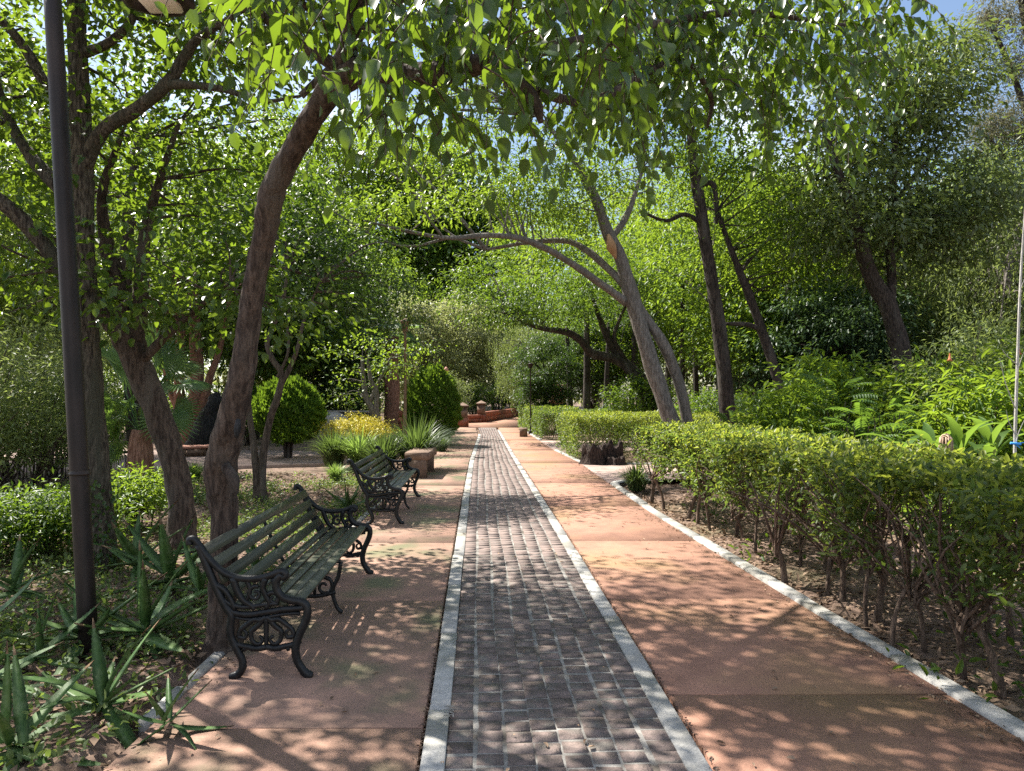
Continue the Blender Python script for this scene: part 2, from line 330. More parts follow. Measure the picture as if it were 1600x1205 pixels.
def gz(x, y):
    return .022 * np.sin(x * 2.3 + 1.2 * np.sin(y * 1.1)) + .02 * np.sin(y * 2.9 + x) - .03

def sheet(poly, z0, z1):
    """prism from a ground polygon (counter-clockwise)"""
    p = np.asarray(poly, float)[:, :2]; n = len(p)
    V = np.vstack([np.hstack([p, np.full((n, 1), z0)]), np.hstack([p, np.full((n, 1), z1)])])
    T = [(n, n + k, n + k + 1) for k in range(1, n - 1)]
    for k in range(n):
        l = (k + 1) % n; T += [(k, l, n + l), (k, n + l, n + k)]
    return V, np.array(T)

def strip_pieces(name, parent, fa, fb, ds, z0, z1, mat, gap=.0032, bevel=.004, jz=.0010, seed=1, jx=0.0):
    g = np.random.default_rng(seed)
    for a, b in zip(ds[:-1], ds[1:]):
        n = max(2, int((b - a) / 1.2) + 2); yy = np.linspace(a + gap, b - gap, n); z = z1 + g.uniform(-jz, jz); ox = g.uniform(-jx, jx)
        sl = g.uniform(-.012, .012)
        l, r = fa(yy) + ox, fb(yy) + ox
        rows = []
        for k in range(n):
            rows += [(l[k], yy[k], z0), (l[k], yy[k], z - bevel), (l[k] + bevel, yy[k], z), (r[k] - bevel, yy[k], z), (r[k], yy[k], z - bevel), (r[k], yy[k], z0)]
        V = np.array(rows); V[:, 1] += (V[:, 0] - l[0]) * sl
        T = []
        for k in range(n - 1):
            for q in range(5):
                i0 = 6 * k + q; T += [(i0, i0 + 1, i0 + 7), (i0, i0 + 7, i0 + 6)]
        for k in (0, 6 * (n - 1)):
            f = [(k, k + 5, k + 4), (k, k + 4, k + 1), (k + 1, k + 4, k + 3), (k + 1, k + 3, k + 2)]
            T += f if k == 0 else [(x, z_, y) for x, y, z_ in f]
        o = [(l[0] + r[0]) / 2, yy[0], 0]
        T = np.array(T)[:, [0, 2, 1]]
        link(name, mesh(name, V, T, mat, origin=o), parent, o)

ground_gap = .016
wl = tag(bpy.data.objects.new('left_walkway', None), 'pink concrete walkway with greenish moss stains on the bench side', kind='structure'); COL.objects.link(wl)
strip_pieces('slab', wl, lambda y: XL(y), lambda y: XBL(y) - ground_gap, [-1.2, 1.3, 3.55, 5.75, 8.0, 10.4, 13, 15.8, 18.8, 22, 26, 31, 36], -.1, 0, M['walk_moss'], seed=3)
wr = tag(bpy.data.objects.new('right_walkway', None), 'salmon concrete walkway along the clipped hedges', kind='structure'); COL.objects.link(wr)
strip_pieces('slab', wr, lambda y: XBR(y) + ground_gap, lambda y: XR(y), [-1.2, 1.6, 3.95, 5.8, 8.1, 10.6, 13.4, 17.35, 21.3, 26, 31, 36], -.1, 0, M['walk'], seed=4)

bw = .105
kb = tag(bpy.data.objects.new('kerb', None), 'pale concrete bands and kerbs edging the path', kind='structure'); COL.objects.link(kb)
ds = np.concatenate([[-1.0], np.cumsum(rng.uniform(.85, 1.35, 34)) - .4]); ds = ds[ds < 31]
strip_pieces('kerb_stone', kb, lambda y: XBL(y), lambda y: XBL(y) + bw, list(ds), -.1, .008, M['band'], seed=5, jx=.004, jz=.004)
ds = np.concatenate([[-1.0], np.cumsum(rng.uniform(.85, 1.35, 36)) - .1]); ds = ds[ds < 34]
strip_pieces('kerb_stone', kb, lambda y: XBR(y) - bw, lambda y: XBR(y), list(ds), -.1, .008, M['band'], seed=6, jx=.004, jz=.004)
ds = np.arange(-.5, 13.5, 1.25); strip_pieces('kerb_stone', kb, lambda y: XR(y) + .004, lambda y: XR(y) + .125, list(ds), -.1, .022, M['band'], seed=7, jx=.006, jz=.006, bevel=.012)
ds = np.arange(17.4, 21.4, 1.3); strip_pieces('kerb_stone', kb, lambda y: XR(y) + .004, lambda y: XR(y) + .125, list(ds), -.1, .022, M['band'], seed=8, jz=.006, bevel=.012)
ds = np.arange(26.2, 33, 1.3); strip_pieces('kerb_stone', kb, lambda y: XR(y) + .004, lambda y: XR(y) + .125, list(ds), -.1, .022, M['band'], seed=9, jz=.006, bevel=.012)
for a, b, s in ((3.62, 4.02, 1), (4.22, 4.75, 2), (6.2, 15, 3), (16, 36, 4)):
    ds = np.linspace(a, b, max(2, int((b - a) / 1.1) + 1)); strip_pieces('kerb_stone', kb, lambda y: XL(y) - .085, lambda y: XL(y) - .006, list(ds), -.1, .012, M['band'], seed=20 + s, jx=.012, jz=.012, bevel=.014)
# kerb that turns into the side path on the right
def arc_stone(pts, w=.12, z=.022):
    p = catmull(pts, 4); t = unit(np.gradient(p, axis=0)); nrm = np.stack([t[:, 1], -t[:, 0]], -1)
    a, b = p[:, :2], p[:, :2] + nrm * w
    poly = np.vstack([a, b[::-1]])
    n = len(a); V = np.vstack([np.hstack([a, np.full((n, 1), -.1)]), np.hstack([b, np.full((n, 1), -.1)]), np.hstack([a, np.full((n, 1), z)]), np.hstack([b, np.full((n, 1), z)])])
    T = []
    for k in range(n - 1):
        A, B, C_, D_ = k, n + k, 2 * n + k, 3 * n + k
        T += [(C_, D_, D_ + 1), (C_, D_ + 1, C_ + 1), (A, C_, C_ + 1), (A, C_ + 1, A + 1), (B, B + 1, D_ + 1), (B, D_ + 1, D_)]
    T += [(0, n, 3 * n), (0, 3 * n, 2 * n), (n - 1, 4 * n - 1, 2 * n - 1), (n - 1, 3 * n - 1, 4 * n - 1)]
    link('kerb_stone', mesh('kerb_stone', V, np.array(T), M['band'], origin=p[0]), kb, p[0])
arc_stone([(1.765, 12.96, 0), (1.80, 13.4, 0), (2.1, 13.8, 0), (2.7, 14.0, 0)])
arc_stone([(3.4, 17.0, 0), (2.4, 17.08, 0), (1.8, 17.12, 0), (1.64, 17.35, 0)])

# carved letters on the left band
fc = bpy.data.curves.new('carved_letters', 'FONT'); fc.body = 'MYF'; fc.size = .075; fc.extrude = .0004; fc.materials.append(M['mortar'])
fo = bpy.data.objects.new('carved_letters', fc); COL.objects.link(fo); fo.parent = kb; fo.location = (-.345, 3.78, .0135); fo.rotation_euler.z = -PI / 2 + .05

# brick strip
INL = lambda y: XBL(y) + bw + .004
INR = lambda y: XBR(y) - bw - .004
yy = np.concatenate([np.linspace(-1.2, 36, 80)])
Vs = np.concatenate([np.stack([INL(yy), yy, np.full_like(yy, -.0048)], -1), np.stack([INR(yy), yy, np.full_like(yy, -.0048)], -1)])
k = np.arange(len(yy) - 1); n = len(yy)
bp_ = tag(link('brick_path', mesh('brick_path', Vs, np.concatenate([np.stack([k, k + n, k + n + 1], -1), np.stack([k, k + n + 1, k + 1], -1)]), M['mortar'])), 'central strip of worn dark bricks in pale mortar', kind='structure')
NC = 8; pitch = .117
bv = []
for s in range(5):
    g = np.random.default_rng(50 + s)
    V, Tb = cbox((0, 0, -.02), (.12, .105, .04), .0)
    V[8:12, :2] *= .955; V[4:8, 2] -= .0028
    V[4:12, :2] += g.uniform(-.004, .004, (8, 2)); tl = g.uniform(-.010, .010, 2); V[8:12, 2] += V[8:12, :2] @ tl
    bv.append((V, Tb))
bmeshes = [mesh('brick', V, Tb, M['brick']) for V, Tb in bv]
cnt, stuff = 0, []
y = 2.2; row = 0
colj = rng.normal(0, .006, NC)
while y < 35.5:
    l, r = INL(np.array(y)), INR(np.array(y)); w = (r - l) / NC
    slope = (XBR(y + .1) - XBR(y)) / .1
    for c in range(NC):
        cx = l + (c + .5) * w + .010 * math.sin(y * 1.7 + c) * (0 < c < NC - 1) + colj[c] * .6; g = rng.uniform(-1, 1, 4)
        cy_ = y + .016 * math.sin(c * 1.3 + row * .7) + g[1] * .004 + (c - NC / 2) * w * .045
        sx, sy = w - .013 + g[2] * .004, pitch - .0155 + g[3] * .004
        z = -.0015 + g[0] * .0014
        if cnt < 300 and y > 2.95:
            o = link('brick', bmeshes[rng.integers(5)], bp_); o.location = (cx, cy_, z); o.scale = (sx / .12, sy / .105, 1); o.rotation_euler.z = g[0] * .02 + .04; cnt += 1
        else:
            V, Tb = bv[rng.integers(5)]; stuff.append((V * [sx / .12, sy / .105, 1] + [cx, cy_, z], Tb))
    y += pitch; row += 1
V, T = join(stuff); tag(link('paving_bricks', mesh('paving_bricks', V, T, M['brick']), bp_), kind='stuff')
# bricks in a joined mesh vary by island: own material
mb, t = newmat('far_paving_brick'); L = t.links.new
geo = nd(t, "ShaderNodeNewGeometry"); mixb = nd(t, "ShaderNodeMixRGB"); mixb.inputs[1].default_value = rgba((.14, .106, .094)); mixb.inputs[2].default_value = rgba((.225, .165, .145)); L(geo.outputs['Random Per Island'], mixb.inputs[0])
pb = nd(t, "ShaderNodeBsdfPrincipled"); pb.inputs['Roughness'].default_value = .85; L(mixb.outputs[0], pb.inputs['Base Color']); o = nd(t, "ShaderNodeOutputMaterial"); L(pb.outputs[0], o.inputs['Surface'])
bpy.data.objects['paving_bricks'].data.materials[0] = mb

# side paths and the far end of the path
def plain_sheet(name, poly, z, mat, label):
    V, T = sheet(poly, z - .08, z); return tag(link(name, mesh(name, V, T, mat)), label, kind='structure')
plain_sheet('side_path', [(1.72, 13.42), (2.1, 13.82), (2.7, 14.05), (14, 14.3), (14, 17.0), (3.4, 17.0), (2.4, 17.05), (1.8, 17.1), (1.6, 17.33)], -.006, M['plaza'], 'grey concrete side path opening between the near hedges')
plain_sheet('side_path', [(1.22, 21.32), (14, 21.6), (14, 25.6), (.97, 25.9)], -.006, M['plaza'], 'grey concrete side path between the far hedges')
plain_sheet('garden_path', [(-30, 15.2), (-9, 16.0), (-4.4, 17.4), (-3.2, 19.5), (-4.2, 20.8), (-8, 21.6), (-30, 22)], -.01, M['plaza'], 'pale pink garden path curving behind the left planting bed')
plain_sheet('far_path', [(-2.70, 36.02), (.34, 36.02), (.3, 42), (1, 54), (-3.6, 44), (-2.9, 39)], -.004, M['walk'], 'pink paving where the path meets the red wall')

# ------------------------------------------------------------------ trees
def tree(name, label, cat, base, limbs, bmat, crowns=(), lmat=None, group=None, extra_twigs=26, seg=12, sub=5, rough=.09, seed=0, shape=DIAMOND, L=.09, wr=.5, per=60, cr=.5, droop=.35, more=()):
    """limbs: lists of (px, py, depth, width px); crowns: (centre xyz, radii, clumps)"""
    g = np.random.default_rng(1000 + seed)
    root = empty(name, base, label, cat, group)
    parts, nodes = [], []
    for lim in limbs:
        a = np.array([list(P(p[0], p[1], p[2])) + [p[3] * p[2] / F / 2] for p in lim])
        parts.append(tube(a[:, :3], a[:, 3], seg, True, sub, rough, seed=seed + len(parts))); nodes.append(catmull(a[:, :3], 4)[2:])
    nodes = np.concatenate(nodes)
    cl = []
    for c, r, n in crowns: cl.append(ell_points(g, c, r, n))
    if cl:
        cl = np.concatenate(cl)
        for q in g.permutation(len(cl))[:extra_twigs]:
            tgt = cl[q]; dd = np.linalg.norm(nodes - tgt, axis=1) + .6 * np.maximum(0, nodes[:, 2] - tgt[2]); s = nodes[np.argmin(dd)]
            mid = (s + tgt) / 2 + g.normal(0, .1, 3) * np.linalg.norm(tgt - s) + [0, 0, .08 * np.linalg.norm(tgt - s)]
            ln = np.linalg.norm(tgt - s); parts.append(tube([s, mid, tgt], [.010 + .009 * ln, .007 + .005 * ln, .004], 5, False, 3))
    V, T = join(parts); link('trunk', mesh('trunk', V, T, bmat, True, base), root)
    if len(cl):
        V, T = clump_leaves(g, cl, cr, per, L, wr, shape, droop)
        tag(link('crown', mesh('crown', V, T, lmat, False, base), root), kind='stuff')
    return root

# the near tree that leans over the path, with its large hanging leaves
base1 = P(352, 1015, 4.7); base1[2] = 0
t1_limbs = [
    [(350, 1030, 4.7, 76), (349, 1008, 4.7, 60), (349, 980, 4.7, 48), (348, 930, 4.7, 43), (350, 870, 4.7, 41), (350, 800, 4.7, 42), (344, 745, 4.68, 49), (351, 700, 4.62, 48), (365, 645, 4.55, 44), (378, 585, 4.5, 40), (386, 530, 4.48, 36), (392, 480, 4.45, 35), (402, 420, 4.4, 34), (415, 360, 4.35, 36), (421, 318, 4.3, 40), (433, 282, 4.26, 38), (458, 236, 4.2, 36), (497, 170, 4.05, 37), (532, 118, 3.95, 46)],
    [(520, 135, 3.97, 44), (570, 108, 3.85, 40), (640, 118, 3.7, 36), (700, 112, 3.6, 36), (770, 100, 3.5, 30), (815, 135, 3.42, 24), (838, 165, 3.4, 19), (845, 192, 3.4, 8)],
    [(528, 125, 3.95, 40), (548, 60, 3.85, 30), (556, 0, 3.75, 26), (590, -120, 3.6, 20), (660, -300, 3.4, 12)],
    [(765, 102, 3.5, 22), (880, 70, 4.0, 18), (1020, 40, 4.7, 14), (1160, 20, 5.4, 10), (1320, 40, 6.0, 6)],
    [(820, 140, 3.42, 16), (930, 155, 4.2, 14), (1060, 95, 5.2, 10), (1110, 150, 5.6, 8), (1105, 200, 5.7, 5)],
    [(535, 110, 3.9, 22), (430, 40, 3.8, 16), (330, -40, 3.7, 10)],
]
t1 = tree('leaning_tree', 'brown leaning tree behind the near bench with a branch of large leaves over the path', 'tree', base1, t1_limbs, M['bark_brown'], seg=20, sub=9, rough=.07, seed=11)
hv, ht = tube([P(352, 728, 4.55), P(363, 745, 4.52), P(366, 762, 4.52), P(363, 790, 4.55)], [.03, .036, .03, .006], 10, True, 4, .12)
link('broken_stub', mesh('broken_stub', hv, ht, M['bark_dark'], True, base1), t1)
hv, ht = tube([P(372, 655, 4.44), P(371, 670, 4.43), P(369, 684, 4.44)], [.012, .022, .010], 8, True, 3)
link('knot_hole', mesh('knot_hole', hv, ht, M['char'], True, base1), t1)

g = np.random.default_rng(21)
anch, dirs, lens = [], [], []
def shoots_in(n, xs, ytop, ybot, Dr, ln):
    """hanging shoots whose tips reach down to ybot(px)"""
    for _ in range(n):
        px = g.uniform(*xs); D = g.uniform(*Dr); yb = np.interp(px, ybot[0], ybot[1]) * g.uniform(.72, 1.0)
        py = g.uniform(ytop, max(ytop + 20, yb)); l = g.uniform(*ln)
        top = P(px, py, D) + [0, 0, l * .62]
        anch.append(top); a = g.uniform(0, 2 * PI); dirs.append((math.cos(a) * .75, math.sin(a) * .75, .1)); lens.append(l)
low = ([330, 400, 500, 560, 640, 690, 760, 830, 880, 920, 980], [170, 215, 250, 320, 300, 330, 270, 205, 270, 275, 230])
shoots_in(185, (370, 980), -160, low, (2.8, 4.4), (.3, .6))
shoots_in(130, (380, 1000), -190, ([300, 1100], [90, 90]), (3.6, 6.5), (.35, .7))
shoots_in(30, (600, 730), 60, low, (3.0, 3.9), (.3, .5))
shoots_in(40, (820, 960), 20, low, (2.9, 4.2), (.3, .5))
shoots_in(22, (300, 480), -60, low, (3.2, 4.4), (.3, .5))
low2 = ([880, 960, 1000, 1050, 1100, 1160, 1230, 1300, 1360, 1420, 1460], [300, 330, 340, 300, 230, 260, 320, 330, 210, 130, 60])
shoots_in(105, (900, 1150), -160, low2, (4.6, 6.2), (.4, .75))
shoots_in(130, (1120, 1440), -160, low2, (4.8, 7.5), (.4, .75))
shoots_in(90, (1180, 1380), 40, low2, (5.0, 6.8), (.4, .7))
shoots_in(60, (960, 1100), 40, low2, (4.6, 6.0), (.4, .7))
def grow(anch, dirs, lens, step=.05, droop=.9):
    tw, C, D, N, LL = [], [], [], [], []
    for a, d, l in zip(anch, dirs, lens):
        n = max(4, int(l / step)); t = np.linspace(0, 1, n); d = np.array(d)
        pts = np.asarray(a) + l * (t[:, None] * d * .8 + np.array([0, 0, -droop]) * (t ** 1.8)[:, None])
        tw.append(tube(pts[::2] if n > 5 else pts, np.linspace(.0045, .0015, len(pts[::2] if n > 5 else pts)), 4, False))
        tan = unit(np.gradient(pts, axis=0)); sidev = unit(np.cross(tan, [0, 0, 1.0]))
        sg = np.where(np.arange(n) % 2 == 0, 1, -1)[:, None]
        C.append(pts[1:]); D.append((sidev * sg * .55 + tan * .35 + np.array([0, 0, -.7]) + g.normal(0, .32, (n, 3)))[1:])
        N.append((sidev * sg * .5 + d * .9 + np.array([0, 0, .55]) + g.normal(0, .55, (n, 3)))[1:]); LL.append(g.uniform(.05, .14, n - 1) * (1.05 - .3 * t[1:]))
    return join(tw), np.concatenate(C), np.concatenate(D), np.concatenate(N), np.concatenate(LL)
(tv, tt), C, D, N, LL = grow(anch, dirs, lens)
tag(link('twigs', mesh('twigs', tv, tt, M['bark_brown'], True, base1), t1), kind='stuff')
dist = np.linalg.norm(C - [0, 0, H], axis=1); px = 800 + C[:, 0] / C[:, 1] * F; py = HOR - (C[:, 2] - H) / C[:, 1] * F
vis = (px > 5) & (px < 1595) & (py > 5) & (py < 700); score = np.where(vis, LL / dist, 0)
big = np.argsort(-score)[:300]; keep = np.ones(len(C), bool); keep[big] = False
bl = []
for s in range(8):
    V, T = BROAD; V = V.copy(); V[:, 1] *= (.62, .7, .52, .75, .66, .58, .8, .6)[s]; V[:, 2] += (-.12, .05, -.32, .16, -.45, .02, -.2, .25)[s] * V[:, 0] ** 2; V[:, 1] += (.05, -.06, 0, .12, -.12, .03, -.1, .06)[s] * V[:, 0] ** 2
    bl.append(mesh('leaf', V, T, M['l_big'], True))
Du = unit(D); Su = unit(np.cross(N, Du)); Nu = np.cross(Du, Su)
for i in big:
    o = link('leaf', bl[int(i) % 8], t1)
    m = Matrix([[*Du[i], 0], [*Su[i], 0], [*Nu[i], 0], [0, 0, 0, 1]]).transposed()
    o.matrix_local = Matrix.Translation(Vector(C[i] - base1)) @ m @ Matrix.Scale(float(LL[i]), 4)
V, T = leaves(C[keep], D[keep], N[keep], LL[keep], .66, LEAF4)
tag(link('crown', mesh('crown', V, T, M['l_big'], True, base1), t1), kind='stuff')

# trees of the left bed
def gb(px, D): return GX(px, D)
T2 = tree('shade_tree', 'mottled upright tree just behind the lamp post, ivy round its foot', 'tree', gb(160, 7.0), [
    [(160, 892, 7.0, 52.1), (157, 840, 7.0, 45.4), (152, 760, 7.0, 40.3), (145, 660, 7.0, 37.0), (138, 560, 7.0, 37.0), (131, 460, 7.0, 37.0), (127, 360, 7.0, 37.0), (127, 260, 7.0, 35.3), (124, 150, 7.0, 30.2), (120, 40, 7.0, 26.9), (115, -120, 7.0, 20.2), (100, -300, 7.0, 10.1)],
    [(128, 270, 7.0, 23.4), (160, 205, 6.9, 21.8), (215, 170, 6.8, 20.3), (262, 130, 6.7, 19.5), (285, 95, 6.7, 17.2), (310, 60, 6.6, 13.3), (350, 35, 6.5, 9.4), (420, -10, 6.4, 4.7)],
    [(262, 132, 6.7, 15.6), (300, 133, 6.6, 12.5), (350, 140, 6.5, 10.1), (410, 158, 6.4, 7.0), (470, 150, 6.3, 3.9)],
    [(130, 480, 7.0, 23.4), (85, 405, 6.9, 23.4), (40, 350, 6.8, 23.4), (0, 315, 6.7, 23.4), (-80, 260, 6.6, 15.6)],
    [(128, 330, 7.0, 21.8), (70, 270, 7.1, 21.8), (35, 225, 7.2, 17.2), (12, 180, 7.3, 14.0), (-30, 60, 7.3, 9.4)],
    [(126, 165, 7.0, 17.2), (75, 135, 6.9, 17.2), (45, 85, 6.9, 15.6), (10, 40, 6.8, 11.7), (-40, 0, 6.8, 6.2)],
    [(126, 85, 7.0, 17.2), (165, 70, 6.9, 14.0), (195, 45, 6.9, 12.5), (205, 20, 6.9, 11.7), (160, -20, 6.9, 7.8)]],
    M['bark_mottled'], crowns=[((-4.6, 7.0, 5.4), (2.2, 1.8, 1.5), 76), ((-3.0, 6.8, 5.7), (2.1, 1.8, 1.1), 64), ((-2.6, 8.8, 7.0), (2.2, 1.8, 1.2), 64), ((-6.3, 7.5, 4.6), (1.8, 1.6, 1.5), 60), ((-.9, 6.5, 5.8), (1.8, 1.4, .8), 80)],
    lmat=M['l_left'], seg=16, sub=7, rough=.06, seed=12, shape=LEAF4, L=.09, wr=.62, per=66, cr=.40, extra_twigs=90)
# ivy on its foot
g = np.random.default_rng(31); n = 420; a = g.uniform(-PI, PI, n); zz = g.uniform(.02, .85, n) ** 1.2; rr = .155 + .02 * g.random(n)
Ci = gb(160, 7.0) + np.stack([rr * np.cos(a) + -.02 * zz, rr * np.sin(a), zz], -1); Ni = np.stack([np.cos(a), np.sin(a), .4 * np.ones(n)], -1)
V, T = leaves(Ci, g.normal(0, .5, (n, 3)) + [0, 0, -.8], Ni, g.uniform(.03, .055, n), .8, LEAF4); tag(link('ivy', mesh('ivy', V, T, M['l_left'], False, gb(160, 7.0)), T2), kind='stuff')

T3 = tree('shade_tree', 'dark tree leaning left between the lamp post and the near bench', 'tree', gb(285, 7.9), [
    [(284, 862, 7.9, 66), (284, 842, 7.9, 48), (284, 800, 7.9, 40), (278, 750, 7.9, 38), (262, 690, 7.85, 38), (240, 630, 7.8, 40), (215, 570, 7.75, 42), (197, 525, 7.7, 44), (170, 495, 7.65, 34), (150, 465, 7.6, 26), (100, 420, 7.5, 18)],
    [(205, 535, 7.7, 32), (192, 480, 7.7, 27), (180, 430, 7.7, 26), (167, 380, 7.7, 22), (160, 300, 7.6, 14), (190, 210, 7.5, 8)],
    [(210, 535, 7.7, 30), (218, 480, 7.75, 25), (222, 420, 7.8, 22), (228, 360, 7.85, 18), (250, 280, 7.9, 12), (280, 190, 8.0, 7)],
    [(225, 560, 7.7, 16), (260, 525, 7.6, 13), (310, 480, 7.4, 9), (360, 440, 7.2, 5)]],
    M['bark_brown'], crowns=[(P(300, 440, 7.2), (1.0, .8, .7), 26), (P(170, 330, 7.6), (1.5, 1.1, 1.0), 36), (P(300, 270, 8.2), (1.2, 1.0, 1.1), 30), (P(470, 520, 7.4), (.35, .5, .3), 5), (P(50, 460, 7.2), (.8, .7, .3), 8)],
    lmat=M['l_left'], seg=16, sub=7, rough=.07, seed=13, shape=LEAF4, L=.095, wr=.72, per=40, cr=.44, extra_twigs=46)

tree('shade_tree', 'straight dark trunk standing behind the leaning tree and beside the fan palm', 'tree', gb(222, 12.8), [
    [(224, 765, 12.8, 36), (218, 720, 12.8, 32), (212, 650, 12.8, 28), (203, 580, 12.8, 24), (195, 480, 12.8, 22), (200, 350, 12.8, 18), (215, 220, 12.8, 10)]],
    M['bark_dark'], crowns=[(P(200, 300, 13.5), (2.2, 1.6, 1.6), 80), (P(330, 190, 14), (2.0, 1.4, 1.5), 60)], lmat=M['l_mid'], seed=14, L=.13, wr=.5, per=62)

tree('slender_tree', 'slender twin-stemmed brown tree between the near bench and the left topiary', 'tree', gb(410, 11.2), [
    [(412, 790, 11.2, 19.2), (410, 760, 11.2, 12.6), (411, 715, 11.2, 11.8), (422, 655, 11.15, 11.1), (434, 620, 11.1, 11.1), (440, 585, 11.1, 8.9), (425, 560, 11.1, 8.9), (418, 530, 11.1, 7.4), (440, 480, 11, 5.9), (450, 420, 11, 3.7)],
    [(404, 788, 11.2, 17.8), (401, 745, 11.2, 11.8), (397, 700, 11.2, 10.4), (390, 650, 11.2, 8.9), (384, 600, 11.2, 7.4), (375, 520, 11.2, 5.2)],
    [(436, 608, 11.1, 9.6), (455, 570, 11.1, 7.4), (466, 540, 11, 5.9), (475, 500, 11, 4.4), (500, 440, 11, 3.0)],
    [(434, 590, 11.1, 5.9), (450, 550, 11.1, 4.4), (448, 500, 11.1, 3.7)]],
    M['bark_brown'], crowns=[(P(470, 420, 11.7), (1.1, .9, .8), 60), (P(560, 430, 12.3), (1.0, .9, .85), 60), (P(610, 480, 12.8), (.55, .6, .6), 20), (P(430, 340, 11.8), (.9, .8, .7), 40)], lmat=M['l_dark'], seed=15, L=.075, wr=.5, per=60, cr=.32)

# group of trunks round the charred stump
tree('peeling_tree', 'reddish peeling trunk just left of the charred stump', 'tree', gb(295, 22.5), [
    [(293, 702, 22.5, 36), (296, 670, 22.5, 26), (304, 630, 22.5, 22), (308, 585, 22.5, 20), (305, 520, 22.5, 18), (300, 420, 22.5, 12)],
    [(300, 660, 22.5, 18), (318, 625, 22.5, 14), (328, 590, 22.5, 12), (345, 540, 22.5, 8), (360, 460, 22.5, 5)]],
    M['bark_red'], crowns=[(P(310, 440, 23), (3.0, 2.2, 2.2), 110)], lmat=M['l_dark'], seed=16, L=.16, per=66, cr=.6)
tree('peeling_tree', 'straight greyish trunk behind the fan palm, left of the reddish trunk', 'tree', gb(278, 23.5), [
    [(277, 700, 23.5, 24), (279, 650, 23.5, 17), (281, 580, 23.5, 16), (281, 500, 23.5, 13), (270, 400, 23.5, 8)],
    [(278, 640, 23.5, 10), (262, 600, 23.5, 9), (255, 560, 23.5, 7), (240, 480, 23.5, 4)]],
    M['bark_red'], crowns=[(P(260, 400, 25), (2.6, 2.2, 2.2), 80)], lmat=M['l_mid'], seed=17, L=.16, per=66, cr=.6)
a = np.array([list(P(*p[:3])) + [p[3] * p[2] / F / 2] for p in [(314, 704, 21.5, 46), (316, 690, 21.5, 42), (321, 665, 21.5, 33), (330, 640, 21.5, 23), (337, 622, 21.5, 18), (341, 614, 21.5, 8)]])
b = gb(314, 21.5); V, T = tube(a[:, :3], a[:, 3], 14, True, 5, .16, seed=5)
tag(link('charred_stump', mesh('charred_stump', V, T, M['char'], True, b), None, b), 'tall charred black stump leaning right beside the garden path', 'stump')

# right side trees
g = np.random.default_rng(5)
gT6 = tree('leaning_tree', 'smooth grey forked tree leaning over the path from behind the near hedge', 'tree', gb(1062, 16.5), [
    [(1068, 735, 16.5, 40.3), (1060, 690, 16.5, 30.2), (1042, 640, 16.5, 25.9), (1022, 580, 16.5, 25.2), (1003, 520, 16.5, 24.5), (985, 455, 16.5, 23.8), (968, 400, 16.4, 20.2), (950, 365, 16.3, 18.7), (934, 320, 16.2, 15.8), (912, 275, 16.1, 13.0), (880, 225, 16, 8.6), (840, 180, 16, 4.3)],
    [(1090, 735, 16.7, 28.8), (1075, 660, 16.7, 17.3), (1058, 590, 16.7, 17.3), (1035, 535, 16.6, 16.6), (1008, 495, 16.6, 14.4), (985, 455, 16.5, 13.0)],
    [(978, 472, 16.5, 14.4), (945, 448, 16.2, 12.2), (905, 420, 15.8, 10.8), (860, 392, 15.3, 10.1), (810, 372, 14.8, 9.4), (760, 368, 14.3, 7.9), (700, 372, 13.8, 6.5), (640, 362, 13.4, 5.0), (570, 345, 13, 2.9)],
    [(975, 445, 16.5, 12.2), (945, 415, 16.6, 11.5), (915, 390, 16.8, 10.1), (880, 376, 17, 8.6), (820, 380, 17.3, 6.5), (760, 390, 17.5, 4.3)],
    [(690, 368, 13.7, 4.3), (662, 330, 13.6, 4.3), (645, 300, 13.5, 3.6), (610, 270, 13.4, 2.2)],
    [(955, 372, 16.4, 10.8), (975, 345, 16.5, 10.1), (990, 310, 16.6, 7.9), (1005, 260, 16.7, 5.0)],
    [(700, 372, 13.8, 4.3), (640, 385, 13.6, 3.6), (590, 372, 13.4, 2.9), (520, 330, 13.2, 2.2)]],
    M['bark_grey'], crowns=[(P(620, 320, 13.2), (1.2, .9, .4), 16), (P(760, 300, 14.8), (1.3, 1, .45), 18), (P(840, 300, 15.5), (1.4, 1.3, .6), 26), (P(880, 300, 16), (1.5, 1.3, .8), 44), (P(860, 180, 16), (1.9, 1.6, 1.2), 44), (P(1000, 260, 17), (1.6, 1.4, 1.2), 40), (P(700, 190, 17.5), (1.9, 1.4, 1.0), 50), (P(760, 90, 16.5), (1.6, 1.4, 1.0), 40)],
    lmat=M['l_bright'], seed=18, L=.105, wr=.42, per=66, cr=.5, seg=14, extra_twigs=110)
sv_, st_ = tube([P(962, 404, 16.28), P(956, 386, 16.22), P(950, 366, 16.2)], [.03, .10, .04], 8, True, 4, .2)
link('broken_scar', mesh('broken_scar', sv_, st_, M['scar'], True, gb(1062, 16.5)), gT6)

